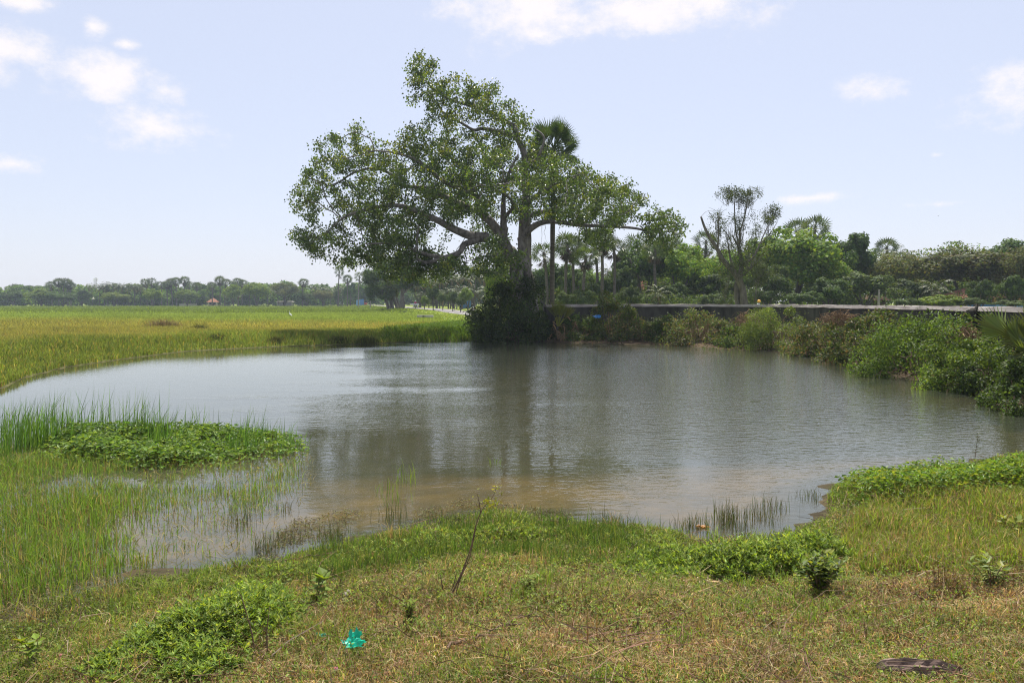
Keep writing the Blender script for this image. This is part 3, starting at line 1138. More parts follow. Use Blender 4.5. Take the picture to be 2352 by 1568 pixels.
ctint = rng.uniform(0.8, 1.25, len(CP))[idx]
yel = (rng.uniform(0, 1, len(CP))[idx] < 0.05 + 0.20 * topness)
pass
cc = pal(k, [(0.078, 0.125, 0.026), (0.10, 0.15, 0.032), (0.052, 0.09, 0.02)], jit=0.2) * ctint[:, None]
cc[yel] = cc[yel] * np.array([1.85, 1.45, 0.9])
D = norm(np.array([0, 0, -0.75]) + 0.75 * rdir(k))
g = Geo()
leaves(g, P, D, rdir(k), rng.uniform(0.12, 0.2, k), rng.uniform(0.10, 0.16, k), cc, 0.12, 0.36)
local(g.build('crown', M['fig_leaf']), fig)
print('fig nodes', len(CP), 'leaves', k)
# hanging dry aerial roots
for (X, Y0, Y1, off) in ((1245, 515, 565, -0.9), (1252, 515, 550, -0.7), (1285, 512, 545, -1.2), (1330, 520, 560, -1.5), (1345, 520, 548, -1.7), (1120, 545, 575, -1), (1100, 505, 545, -0.8), (1140, 470, 515, -0.8)):
    P = np.array([fp(X + rng.uniform(-3, 3) * (q > 0), Y0 + (Y1 - Y0) * q / 4, off) for q in range(5)])
    g = Geo()
    tube(g, P, np.linspace(0.018, 0.006, 5), 3)
    local(g.build('aerial_root', M['dead']), fig)


# ------------------------------------------------------------------ egrets and birds
M['white_feather'] = plain('white_feather', (0.82, 0.82, 0.80), 0.7, 0.2, 0, 0.03)
M['yellow_bill'] = plain('yellow_bill', (0.6, 0.36, 0.05), 0.4)
M['dark_leg'] = plain('dark_leg', (0.03, 0.03, 0.025), 0.5)


def egret(loc, hgt, label, rz):
    r = thing('egret', label, 'bird', loc, rz)
    k = hgt
    g = Geo()
    P = np.array([(-0.34, 0, 0.26), (-0.22, 0, 0.36), (-0.06, 0, 0.50), (0.05, 0, 0.60), (0.10, 0, 0.70), (0.065, 0, 0.80), (0.06, 0, 0.90), (0.10, 0, 0.965), (0.17, 0, 0.965)]) * k
    tube(g, catmull(P, 5), np.interp(np.linspace(0, 8, 41), range(9), np.array([0.015, 0.085, 0.125, 0.10, 0.05, 0.032, 0.03, 0.04, 0.014]) * k), 10)
    g.build('body', M['white_feather'], r, True)
    g = Geo()
    tube(g, np.array([(0.15, 0, 0.965), (0.22, 0, 0.955), (0.30, 0, 0.945)]) * k, np.array([0.016, 0.011, 0.002]) * k, 6)
    g.build('bill', M['yellow_bill'], r)
    for s in (-1, 1):
        g = Geo()
        tube(g, np.array([(-0.06, s * 0.04, 0.42), (-0.03, s * 0.045, 0.2), (-0.06, s * 0.05, 0.0), (0.05, s * 0.055, -0.005)]) * k, 0.012 * k, 5)
        g.build('leg', M['dark_leg'], r)
    return r


e = fp(964, 503, -2.45)
egret(e, 0.62, 'white egret perched on a limb in the left half of the fig tree', R(20))
p = onland(666, 104)
egret(p + [0, 0, 0.15], 0.85, 'white egret standing in the bright green paddy', R(170))


def flying_bird(loc, span, mat, label, rz, up=0.35):
    r = thing('flying_bird', label, 'bird', loc, rz)
    g = Geo()
    P = np.array([(-0.30, 0, 0), (-0.16, 0, 0.01), (0, 0, 0.02), (0.14, 0, 0.03), (0.22, 0, 0.045), (0.31, 0, 0.03)]) * span
    tube(g, P, np.array([0.012, 0.045, 0.07, 0.05, 0.03, 0.004]) * span, 8)
    g.build('body', mat, r, True)
    for s in (-1, 1):
        g = Geo()
        prof = [(0.10, 0.03, 0), (0.13, 0.25, up * 0.25), (0.02, 0.5, up * 0.42), (-0.10, 0.40, up * 0.33), (-0.14, 0.2, up * 0.2), (-0.13, 0.03, 0)]
        V = np.array([(x, s * y, z + 0.02) for x, y, z in prof]) * span
        V = np.vstack([V, V + [0, 0, 0.02 * span]])
        Q = [[0, 1, 2, 3], [0, 3, 4, 5], [6, 9, 8, 7], [6, 11, 10, 9]] + [[a, 6 + a, 6 + (a + 1) % 6, (a + 1) % 6] for a in range(6)]
        g.add(V, None, Q)
        g.build('wing', mat, r)


flying_bird(at(214, 686, 100), 0.62, M['white_feather'], 'white bird flying low over the paddy in front of the distant wood', R(200), 0.8)
flying_bird(at(2155, 495, 90), 0.30, M['dark_leg'], 'tiny dark bird high in the sky above the right hand trees', R(40))


# ------------------------------------------------------------------ bank shrubs
def shrub(name, X, top, bot, hw, d, label, cols, leaf=0.13, n=5200, group=None, depth=None, dry=0.0, drywood=14, lumps=26, seed=0, fill=1.0, asp=0.62, kind='bush', spray=0.07):
    """rounded shrub whose leaves sit on many small lumps; d is the distance of its front foot"""
    rg = np.random.default_rng(100 + seed)
    w = hw * 1.28 * S / F * d
    n = int(n * 1.35)
    leaf = leaf * 1.08
    foot = at(X, 700, d)
    z0 = tz(foot[0], d)
    zt = at(X, top - (9 if hw < 100 and hw > 30 else 0), d + w * 0.5)[2]
    zb = min(z0, at(X, bot, d)[2])
    h = max(zt - zb, 0.4)
    dep = (w * 0.8 if depth is None else depth)
    c = np.array([foot[0], d + dep * 0.6, zb])
    r = thing(name, label, kind, c, 0, group)
    # lumps over a dome
    L, LR = [], []
    for q in range(lumps):
        a = rg.uniform(0, 6.28)
        e = math.asin(rg.uniform(0.0, 1.0) ** 1.5)
        s_ = rg.uniform(0.72, 1.0)
        L.append([math.cos(a) * math.cos(e) * w * s_, math.sin(a) * math.cos(e) * dep * s_, math.sin(e) * h * s_ * rg.uniform(0.82, 1.0)])
        LR.append(rg.uniform(0.12, 0.34) * min(w, h))
    L, LR = np.array(L), np.array(LR)
    L[:, 2] = np.minimum(L[:, 2], h - LR * 0.6)
    k = int(n * fill)
    q = rg.integers(0, lumps, k)
    dd = norm(rg.standard_normal((k, 3)) + [0, 0, 0.35])
    P = L[q] + dd * (LR[q] * rg.uniform(0.55, 1.08, k))[:, None]
    ky = int(k * spray)                                     # loose sprays that break the outline
    P[:ky] = L[q[:ky]] + dd[:ky] * (LR[q[:ky]] * rg.uniform(1.05, 1.9, ky))[:, None]
    ok = P[:, 2] > 0.02
    P, dd, q = P[ok], dd[ok], q[ok]
    k = len(P)
    D = norm(np.cross(dd, rdir(k)) + 0.5 * dd + 0.4 * rdir(k) + [0, 0, -0.15])
    tint = rg.uniform(0.75, 1.25, lumps)[q][:, None]
    cc = pal(k, cols, jit=0.18) * tint
    if dry:
        m_ = rng.uniform(size=k) < dry
        cc[m_] = pal(int(m_.sum()), [(0.14, 0.09, 0.045), (0.2, 0.14, 0.07)])
    g = Geo()
    leaves(g, P, D, norm(dd + 0.6 * rdir(k)), leaf * rg.uniform(0.6, 1.35, k), leaf * asp * rg.uniform(0.7, 1.2, k), cc, 0.18, 0.42)
    g.build('foliage', M['bush_leaf'], r)
    g = Geo()
    for b in range(drywood):
        e = L[rg.integers(0, lumps)] * rg.uniform(0.8, 1.12)
        s0 = np.array([e[0] * 0.25 + rg.uniform(-.2, .2) * w, e[1] * 0.3, -0.05])
        m_ = (s0 + e) / 2 + rg.standard_normal(3) * 0.12 * w + [0, 0, 0.15 * h]
        P_ = catmull([s0, m_, e, e + rg.standard_normal(3) * 0.12 * w], 5)
        tube(g, P_, np.linspace(0.028, 0.008, len(P_)), 4)
    g.build('stem', M['twig'] if not dry else M['dead'], r)
    return r


DKG = [(0.0345, 0.0598, 0.0138), (0.046, 0.0759, 0.0161), (0.0276, 0.046, 0.0115)]
MIDG = [(0.07, 0.12, 0.022), (0.095, 0.145, 0.027), (0.05, 0.085, 0.018)]
BRG = [(0.095, 0.16, 0.022), (0.125, 0.19, 0.026), (0.065, 0.115, 0.018), (0.045, 0.08, 0.015)]
YLG = [(0.15, 0.20, 0.03), (0.12, 0.175, 0.028), (0.09, 0.135, 0.024)]
MIX = [(0.07, 0.11, 0.024), (0.10, 0.135, 0.032), (0.05, 0.078, 0.018), (0.085, 0.12, 0.026), (0.12, 0.11, 0.045)]

shrub('ivy_shrub', 1176, 634, 782, 74, 53.0, 'big dense dark shrub smothering the foot of the fig tree', DKG + [(0.06, 0.09, 0.02)], 0.17, 15000, None, 2.6, 0, 26, 60, 1, spray=0.08)
shrub('shrub', 1340, 728, 782, 45, 53.0, 'low dark green shrub below the wall, second right of the fig', MIDG, 0.12, 4200, None, 1.4, 0.03, 12, 22, 2)
shrub('tall_shrub', 1412, 672, 779, 46, 52.5, 'tall yellow green shrub poking up above the wall coping', MIX + [(0.11, 0.14, 0.022)], 0.13, 6500, None, 1.4, 0.02, 16, 32, 3)
shrub('shrub', 1480, 730, 788, 48, 51.5, 'olive shrub with dry stems just right of the tall yellow green one', MIX, 0.12, 4800, None, 1.5, 0.12, 26, 24, 4)
shrub('shrub', 1540, 716, 791, 34, 50.5, 'dark leafy shrub close under the wall near mid bank', MIDG, 0.13, 3600, None, 1.2, 0.03, 12, 20, 5)
shrub('twiggy_shrub', 1612, 714, 796, 62, 48.3, 'sparse twiggy shrub with bare pale branches under the wall', MIX + [(0.13, 0.15, 0.03)], 0.12, 4200, None, 1.6, 0.10, 70, 26, 6)
shrub('shrub', 1705, 752, 801, 48, 46.0, 'dark green shrub low at the water under the brown vine tangle', MIDG, 0.14, 3600, None, 1.2, 0.04, 22, 20, 7)
shrub('feathery_shrub', 1805, 706, 806, 72, 43.5, 'feathery yellow green shrub reaching the wall coping', YLG, 0.09, 10500, None, 2.0, 0.0, 26, 44, 8, asp=0.5)
shrub('shrub', 1915, 735, 830, 62, 38.5, 'mixed scrubby shrub with brown sticks trailing into the water', MIX, 0.11, 6500, None, 1.8, 0.16, 50, 30, 9)
shrub('shrub', 2032, 712, 845, 82, 33.0, 'dark mixed shrub left of the big bright green one', MIX + DKG, 0.10, 9500, None, 2.0, 0.07, 34, 40, 10)
shrub('big_shrub', 2152, 722, 872, 112, 27.6, 'largest bright green shrub mounded over the right bank', BRG, 0.085, 15000, None, 2.2, 0.0, 20, 60, 11)
shrub('shrub', 2268, 770, 912, 84, 23.6, 'bright green shrub spilling into the water beside the young palm', BRG + YLG[:1], 0.075, 10500, None, 1.5, 0.0, 14, 40, 12)
shrub('shrub', 2358, 800, 930, 70, 21.8, 'dark shrub at the right frame edge under the young palm', DKG + MIDG, 0.075, 9000, None, 1.5, 0.0, 14, 36, 13)
shrub('shrub', 2420, 830, 985, 70, 18.6, 'dark green shrub just beyond the right frame edge at the waterline', DKG + MIDG, 0.07, 8000, None, 1.4, 0.0, 14, 36, 16)
shrub('shrub', 2262, 712, 775, 50, 28.5, 'small leafy creeper by the black stump on the wall', MIDG, 0.09, 3000, None, 0.8, 0.05, 14, 18, 14)
shrub('shrub', 1300, 742, 783, 26, 53.6, 'little bright creeper between the fig shrub and the fallen palm leaves', MIX, 0.10, 1700, None, 0.9, 0.2, 12, 14, 15)


# low scrub knitting the bank together below the wall
g = Geo()
bk = np.vstack([POND[9:22], [(16.7, 14.6), (16.4, 21), (17.2, 28), (17.5, 33), (17.8, 42), (17.9, 47), (17.3, 51), (15.9, 54.5), (13.3, 56.4), (9.8, 56.4), (5.5, 55.7), (2.6, 54.6)]])
lo_, hi_ = bk.min(0), bk.max(0)
pp = rng.uniform(lo_, hi_, (2600, 2))
pp = pp[inpoly(pp[:, 0], pp[:, 1], bk)][:640]
pz = terr(pp[:, 0], pp[:, 1])
for q in range(len(pp)):
    k = 60
    rr2 = rng.uniform(0.3, 0.85)
    dd = norm(rng.standard_normal((k, 3)) + [0, 0, 0.5])
    P = np.array([pp[q, 0], pp[q, 1], pz[q]]) + dd * rr2 * rng.uniform(0.4, 1.1, (k, 1)) * [1, 1, 0.9]
    P[:, 2] = np.maximum(P[:, 2], 0.03)
    lf = 0.10 * (0.6 + 0.4 * pp[q, 1] / 50)
    leaves(g, P, norm(np.cross(dd, rdir(k)) + 0.5 * rdir(k)), norm(dd + 0.5 * rdir(k)), lf * rng.uniform(0.7, 1.3, k), lf * 0.6, pal(k, DKG + MIX + ([(0.16, 0.10, 0.05)] if q % 3 == 0 else [])) * rng.uniform(0.7, 1.2), 0.15)
o = g.build('bank_scrub', M['bush_leaf'])
tag(o, 'low tangled scrub covering the bank between the shrubs and the wall', 'scrub', None, 'stuff')


def tangle(name, X, Y, rx, ry, d, label, n=260, dep=0.9, mat='dead', L=0.7):
    c = at(X, Y, d)
    r = thing(name, label, 'dead plant', c)
    g = Geo()
    sx, sz = rx * S / F * d, ry * S / F * d
    for q in range(n):
        a = rdir(1)[0] * np.array([sx, dep, sz]) * rng.uniform(0.4, 1)
        dr = norm(np.array([rng.normal(), rng.normal() * 0.6, -0.5 + 0.6 * rng.normal()])) * L * rng.uniform(0.4, 1)
        P_ = catmull([a, a + dr * 0.5 + 0.12 * rng.standard_normal(3), a + dr + [0, 0, -0.15]], 3)
        tube(g, P_, np.linspace(0.016, 0.006, len(P_)), 3)
    g.build('vine', M[mat], r)


tangle('dead_vine', 1716, 735, 34, 22, 46.8, 'brown dead vine hanging in a clump under the wall, left of the feathery shrub', 260, 0.8)
tangle('dead_vine', 1925, 730, 38, 18, 39.4, 'brown dead vine heap under the wall, right of the feathery shrub', 260, 0.8)
tangle('dead_vine', 2215, 762, 30, 12, 27.4, 'small brown dry vine left of the young palm', 140, 0.5, L=0.4)
tangle('driftwood', 1960, 826, 60, 10, 36.6, 'pale dead sticks sprawling at the waterline below the dark shrub', 60, 0.6, 'twig', 1.1)
# fallen dry palm leaves and the young palms
c = at(1300, 765, 53.4)
r = thing('fallen_palm_leaf', 'heap of dry brown fallen palm leaves on the bank right of the fig shrub', 'dead leaves', c)
g = Geo()
for q in range(12):
    b = np.array([rng.uniform(-1.0, 1.1), rng.uniform(-0.2, 0.9), rng.uniform(-0.35, 1.1)])
    d = norm(np.array([rng.normal() * 0.7, -0.5, -0.7 + 0.4 * rng.normal()]))
    fan_leaf(g, b, d, 0.4, 0.95, np.array([0.22, 0.15, 0.08]) * rng.uniform(0.6, 1.3), 12, 1.5, 0.7)
g.build('dry_fan', M['palm_leaf'], r)

c = at(1282, 752, 53.8)
r = thing('young_palm', 'young yellow green fan palm sprouting against the wall beside the fig', 'palm', c)
g = Geo()
for q in range(9):
    a = rng.uniform(0, 6.28)
    el_ = rng.uniform(0.8, 1.45)
    fan_leaf(g, np.zeros(3), np.array([math.cos(a) * math.cos(el_), 0.6 * math.sin(a) * math.cos(el_), math.sin(el_)]), 0.75, 1.05, (0.17, 0.20, 0.03), 10, 0.9, 0.1)
g.build('crown', M['palm_leaf'], r)
g = Geo()
tube(g, [(0, 0, -0.9), (0, 0, -0.3), (0, 0, 0.1)], [0.14, 0.13, 0.1], 8)
g.build('trunk', M['palm_bark'], r)

c = at(2376, 806, 20.6)
r = thing('young_palm', 'young fan palm with big stiff leaves at the right frame edge', 'palm', c)
g = Geo()
for (a, el_, pl, rd) in ((178, 32, 0.45, 0.75), (200, -12, 0.4, 0.7), (120, 50, 0.35, 0.75), (60, 45, 0.5, 1.0), (10, 30, 0.5, 1.0), (330, 5, 0.5, 1.0), (215, 5, 0.35, 0.75), (250, 30, 0.4, 0.8), (290, 50, 0.4, 0.8), (150, 35, 0.75, 0.95), (25, 70, 0.4, 0.9)):
    a, el_ = R(a), R(el_)
    fan_leaf(g, np.zeros(3), np.array([math.cos(a) * math.cos(el_), math.sin(a) * math.cos(el_), math.sin(el_)]), pl, rd, np.array((0.12, 0.16, 0.036)) * rng.uniform(0.8, 1.3), 18, 2.2, 0.1)
g.build('crown', M['palm_leaf'], r)
g = Geo()
tube(g, [(0.05, 0, -2.0), (0.03, 0, -1.0), (0, 0, 0.05)], [0.13, 0.11, 0.09], 9, wob=0.08)
g.build('trunk', surf_mat('dark_palm_bark', (0.02, 0.017, 0.014), (0.07, 0.06, 0.05), 9, 0.95, 0.6), r)

# stump against the wall, litter on the bank
c = at(2236, 716, 31.0)
r = thing('tree_stump', 'black gnarled stump standing up against the wall coping', 'stump', c)
g = Geo()
tube(g, [(-0.05, 0, -1.3), (-0.05, 0, -0.5), (-0.03, 0, -0.05), (0.02, 0, 0.12)], [0.13, 0.13, 0.2, 0.1], 9, wob=0.2)
tube(g, [(0.02, 0, 0.0), (0.12, 0, 0.16), (0.15, 0.02, 0.3)], [0.1, 0.07, 0.04], 7, wob=0.2)
tube(g, [(-0.08, 0, -0.05), (-0.2, 0, 0.02), (-0.25, 0, 0.0)], [0.12, 0.1, 0.07], 7, wob=0.2)
g.build('wood', surf_mat('charred', (0.015, 0.013, 0.011), (0.05, 0.045, 0.035), 6, 0.95, 0.5), r, True)


def crumple(name, loc, size, col, label, cat='litter', n=26, seed=0, rough=0.35, squash=0.5, trans=0.3):
    rg = np.random.default_rng(seed)
    k = 9
    u, v = np.meshgrid(np.linspace(-1, 1, k), np.linspace(-1, 1, k), indexing='ij')
    z = sum(rg.uniform(0.1, 0.3) * np.sin(rg.uniform(2, 6) * u * rg.choice([-1, 1]) + rg.uniform(2, 6) * v + rg.uniform(0, 6)) for _ in range(4))
    V = np.stack([u * (1 + 0.25 * rg.standard_normal(u.shape)), v * (1 + 0.25 * rg.standard_normal(u.shape)), z * squash + 0.35 * squash + 0.12 * rg.standard_normal(u.shape)], -1)
    V = V.reshape(-1, 3) * np.array(size) / 2
    V[:, 2] = np.maximum(V[:, 2], 0)
    i = np.arange(k - 1)[:, None] * k
    j = np.arange(k - 1)[None, :]
    g = Geo()
    g.add(V, None, np.stack([i + j, i + j + 1, i + k + j + 1, i + k + j], -1).reshape(-1, 4), np.array(col))
    mt = leaf_mat(name + '_film', trans, rough, 0.5, 0.0, (1, 1, 1))
    o = g.build(name, mt)
    o.location = tuple(float(q) for q in loc)
    tag(o, label, cat)
    return o


crumple('plastic_bag', at(1372, 729, 52.0), (0.42, 0.4, 0.42), (0.05, 0.22, 0.50), 'blue plastic bag caught in the shrub under the wall', 'bag', seed=3, squash=1.0)
crumple('plastic_bag', at(1998, 741, 35.6), (0.6, 0.4, 0.5), (0.75, 0.7, 0.66), 'white and pinkish plastic bag snagged on brush below the wall', 'bag', seed=4, squash=1.0)

# ------------------------------------------------------------------ tall palmyra behind the fig
pd_ = 60.0
pb = onland(1268, pd_)
hh_ = at(1275, 338, pd_)[2] - pb[2]
gt, gc = palmyra_geo(hh_, 22, 0.95, 1.45, 0.2, 0, 0.08, (0.060, 0.10, 0.022), 20, -0.35)
mk_tree('palmyra_palm', 'tall palmyra palm rising behind the right side of the fig tree', 'palm', gt, gc, M['palm_bark'], M['palm_leaf'], pb)


# ------------------------------------------------------------------ right hand belt of palms and trees
def palm_from(proto, X, top, d, label, group=None, cat='palm', hproto=10.0, rz=None, wide=1.0, zbase=None):
    p = onland(X, d)
    if zbase is not None:
        p[2] = zbase
    h = at(X, top, d)[2] - p[2]
    return p, h


def palmyra_set():
    res = []
    for (h, nf, sk, sd, bend) in ((10, 24, 8, 0, 0.2), (10, 26, 26, 1, -0.3), (10, 20, 4, 2, 0.45)):
        a, b = palmyra_geo(h, nf - 2, 0.75, 1.15, 0.17, sk, bend, (0.075, 0.11, 0.03), 9, -0.9)
        a, b = a.mesh('palmyra_trunk', True), b.mesh('palmyra_crown')
        a.materials.append(M['palm_bark'])
        b.materials.append(M['palm_leaf'])
        res.append((a, b, 11.3))
    return res


def coconut_set():
    res = []
    for (h, bend) in ((8, 0.5), (8, -0.7), (3.0, 0.2)):
        a, b = coconut_geo(h, 18, 3.0, bend)
        a, b = a.mesh('coconut_trunk', True), b.mesh('coconut_crown')
        a.materials.append(M['palm_bark'])
        b.materials.append(M['palm_leaf'])
        res.append((a, b, h + 2.2))
    return res


PALMY, COCO = palmyra_set(), coconut_set()


def palm(kind, v, X, top, d, label, group=None, xs=1.0):
    st = PALMY if kind == 'palmyra' else COCO
    a, b, ht = st[v]
    p = onland(X, d)
    s_ = (at(X, top, d)[2] - p[2]) / ht
    r = thing(kind + '_palm', label, 'palm', p, rng.uniform(0, 6.28), group)
    w = xs * 1.18 * (0.75 + 0.25 * s_) if kind == 'palmyra' else xs * s_
    r.scale = (w, w, s_)
    for nm, me in (('trunk', a), ('crown', b)):
        o = bpy.data.objects.new(nm, me)
        COL.objects.link(o)
        o.parent = r
    return r


palm('palmyra', 2, 1258, 560, 92, 'palmyra palm showing on both sides of the tall dark trunk, left of the palm clump')
palm('palmyra', 1, 1298, 538, 88, 'tallest palmyra in the clump right of the tall dark trunk')
palm('palmyra', 0, 1318, 552, 94, 'palmyra in the clump, half hidden behind the tallest one')
palm('palmyra', 1, 1338, 570, 86, 'shorter round headed palmyra at the right of the clump')
palm('palmyra', 1, 1384, 527, 90, 'palmyra with thick hanging skirt below the fig limb tip')
palm('palmyra', 2, 1374, 536, 97, 'palmyra with leaning thin trunk beside the one with a hanging skirt')
palm('palmyra', 0, 1412, 545, 92, 'palmyra right of the skirted pair, before the dark tree')
palm('palmyra', 2, 1470, 538, 104, 'palmyra rising behind the dark tree, under the fig limb end')
palm('palmyra', 0, 1505, 552, 92, 'palmyra with visible trunk in front of the dark tree')
palm('palmyra', 1, 1545, 545, 108, 'palmyra almost hidden behind the detached fig foliage')
palm('palmyra', 2, 1615, 532, 106, 'palmyra behind the left branch of the half bare tree')
palm('palmyra', 0, 1864, 496, 104, 'highest palmyra above the bright green tree')
palm('palmyra', 2, 1835, 506, 110, 'palmyra left of the highest one above the bright green tree')
palm('palmyra', 0, 2032, 548, 112, 'palmyra showing over the trees in the dip of the right skyline')
palm('coconut', 0, 2062, 556, 108, 'coconut palm on the right skyline beside a palmyra')
palm('coconut', 1, 2096, 570, 116, 'coconut palm at the right end of the skyline dip')
palm('coconut', 1, 1965, 575, 112, 'coconut palm peeping over the dark tree left of the skyline dip')
palm('coconut', 2, 1512, 640, 86, 'low yellowish coconut palm in front of the grey corrugated fence', xs=0.75)
palm('coconut', 2, 2148, 625, 88, 'low drooping coconut palm in front of the wide grey green tree', xs=0.8)
palm('coconut', 0, 1396, 600, 118, 'coconut palm in the gap between the two palmyra clumps', xs=0.8)
palm('coconut', 2, 1590, 640, 100, 'low coconut palm in shade behind the half bare tree', xs=0.8)

place_broad('broadleaf_tree', 'dark', 0, 1480, 545, 98, 130, 'dark rounded tree right of the skirted palmyras')
place_broad('broadleaf_tree', 'neem', 1, 1560, 558, 95, 125, 'mid green lumpy tree left of the half bare tree')
place_broad('broadleaf_tree', 'neem', 0, 1672, 572, 102, 130, 'green tree directly behind the half bare tree')
place_broad('broadleaf_tree', 'neem', 0, 1822, 522, 92, 190, 'large bright green lumpy tree right of the half bare tree')
place_broad('broadleaf_tree', 'dark', 1, 1940, 536, 98, 130, 'dark crowned tree behind the right shoulder of the bright green tree')
place_broad('broadleaf_tree', 'neem', 1, 1915, 585, 90, 110, 'olive green tree between the bright green tree and the wall')
place_broad('broadleaf_tree', 'acacia', 1, 2062, 574, 97, 130, 'brownish green tree in the dip of the right skyline')
place_broad('broadleaf_tree', 'acacia', 0, 2215, 552, 94, 210, 'wide domed grey green tree over the tiled house')
place_broad('broadleaf_tree', 'dark', 0, 2290, 543, 106, 140, 'dark leaved tree topping the wide grey green one')
place_broad('broadleaf_tree', 'acacia', 1, 2350, 560, 88, 100, 'tree at the right frame edge beside the tiled house')
place_broad('broadleaf_tree', 'dark', 1, 2440, 548, 95, 160, 'tree cut off by the right frame edge')
place_broad('broadleaf_tree', 'shrub', 0, 1905, 635, 84, 80, 'silvery green bushy tree left of the other silvery one above the wall', wscale=1.05)
place_broad('broadleaf_tree', 'shrub', 1, 1985, 622, 86, 110, 'silvery green bushy tree below the skyline dip', wscale=1.05)
place_broad('broadleaf_tree', 'shrub', 1, 2090, 640, 90, 90, 'small shady tree left of the low drooping coconut palm')
place_broad('broadleaf_tree', 'shrub', 0, 1765, 600, 86, 90, 'thin leaved brownish tree between the half bare and bright green trees')
place_broad('broadleaf_tree', 'dark', 1, 1640, 630, 92, 110, 'shaded tree low behind the half bare tree')
place_broad('broadleaf_tree', 'dark', 0, 1250, 596, 108, 90, 'shady tree behind the tall dark palm trunk')
place_broad('broadleaf_tree', 'dark', 1, 1320, 606, 106, 90, 'shady tree filling the foot of the palmyra clump')
place_broad('broadleaf_tree', 'shrub', 0, 1428, 610, 96, 70, 'light green small tree in the gap beneath the skirted palmyras')
place_broad('broadleaf_tree', 'shrub', 1, 1375, 640, 96, 70, 'pale bushy tree in the sunlit gap right of the palmyra clump')
place_broad('broadleaf_tree', 'neem', 1, 1360, 615, 170, 90, 'far tree closing the sunlit gap between the palm clumps')
place_broad('broadleaf_tree', 'neem', 0, 1150, 600, 84, 72, 'light olive tree just left of the fig trunk')
place_broad('broadleaf_tree', 'shrub', 1, 1545, 648, 90, 80, 'bushy tree over the grey corrugated fence')
place_broad('broadleaf_tree', 'shrub', 0, 2250, 640, 84, 60, 'thin tree standing before the tiled roof')
place_broad('broadleaf_tree', 'dark', 1, 2325, 632, 84, 70, 'dark low tree right of the tiled roof')
for q, (X, top, w, d, lab) in enumerate(((1340, 662, 60, 84, 'light green bush on the grass right of the tall dark trunk'), (1300, 668, 50, 82, 'small pale bush at the foot of the palmyra clump'),
                                       (1445, 655, 60, 82, 'yellow green bush left of the dark rounded tree'), (2160, 676, 90, 80, 'wide sunny bush on the grass beyond the wall'),
                                       (2235, 682, 60, 78, 'grey green bush before the blue fence'), (2085, 684, 60, 78, 'low yellow green bush beyond the wall, left of the sunny one'),
                                       (2320, 688, 70, 76, 'low dark bush in front of the blue fence'), (1745, 660, 60, 84, 'shaded bush at the foot of the half bare tree'), (1640, 672, 70, 84, 'shaded bush left of the half bare tree trunk'),
                                       (1850, 668, 80, 82, 'shaded bush below the bright green tree'))):
    r = place_broad('bush', 'shrub' if q != 3 else 'neem', q % 2, X, top, d, w, lab, 'bush')

# half bare tree
hd = 70.0
hb = onland(1708, hd)
r = thing('half_bare_tree', 'half bare grey tree with broken limbs and few leaf tufts behind the wall', 'tree', hb)


def hp(X, Y, off=0.0):
    return at(X, Y, hd + off) - hb


HL = [([(1712, 720, 0), (1708, 690, 0), (1704, 660, 0), (1690, 630, -0.2), (1668, 605, -0.3), (1656, 590, -0.4), (1648, 572, -0.5), (1630, 545, -0.5), (1618, 520, -0.4), (1610, 497, -0.3)], 0.36, 0.08),
      ([(1700, 720, 0.3), (1694, 690, 0.3), (1692, 655, 0.3), (1700, 630, 0.4), (1703, 600, 0.5), (1697, 570, 0.6), (1700, 540, 0.6), (1697, 520, 0.6)], 0.27, 0.07),
      ([(1703, 600, 0.5), (1700, 575, 0.2), (1690, 555, 0), (1682, 540, -0.2)], 0.12, 0.05),
      ([(1688, 628, -0.2), (1680, 600, 0.3), (1675, 580, 0.5), (1672, 555, 0.6)], 0.13, 0.05),
      ([(1697, 560, 0.6), (1690, 530, 0.9), (1688, 500, 1.0), (1687, 470, 1.0), (1690, 445, 1.0)], 0.08, 0.025),
      ([(1697, 540, 0.6), (1708, 505, 0.2), (1715, 475, 0), (1718, 455, 0)], 0.08, 0.025),
      ([(1648, 572, -0.5), (1650, 545, -0.8), (1650, 510, -1.0), (1652, 490, -1.0)], 0.09, 0.03),
      ([(1703, 610, 0.5), (1730, 590, 0.9), (1745, 560, 1.2), (1758, 530, 1.4), (1772, 505, 1.5)], 0.10, 0.025),
      ([(1745, 560, 1.2), (1765, 540, 1.6), (1785, 510, 1.8)], 0.05, 0.02),
      ([(1682, 560, 0), (1665, 530, 0.4), (1640, 510, 0.5)], 0.05, 0.02),
      ([(1703, 635, 0.5), (1725, 615, -0.5), (1735, 590, -0.8)], 0.08, 0.03)]
for q, (pts, ra, rb) in enumerate(HL):
    g = Geo()
    P = catmull([hp(*p) for p in pts], 5)
    tube(g, P, np.linspace(ra, rb, len(P)), 8, wob=0.05)
    g.build('trunk' if q < 2 else 'limb', M['bark'], r, True)
gl_, gw = Geo(), Geo()
TUFT = [(1685, 440, 26, 16, 420), (1700, 450, 22, 16, 380), (1712, 455, 22, 22, 420), (1722, 445, 12, 18, 260), (1672, 448, 16, 14, 220), (1650, 500, 16, 20, 280), (1648, 530, 14, 20, 220), (1690, 510, 12, 20, 170), (1705, 520, 14, 24, 200), (1775, 488, 16, 18, 620), (1762, 510, 16, 16, 300),
        (1740, 525, 10, 12, 90), (1690, 560, 22, 20, 260), (1655, 570, 14, 24, 220), (1720, 570, 28, 30, 420), (1740, 600, 26, 30, 420), (1700, 610, 28, 24, 300), (1670, 520, 10, 20, 70), (1735, 640, 30, 34, 420), (1665, 640, 24, 30, 260), (1712, 590, 16, 20, 220)]
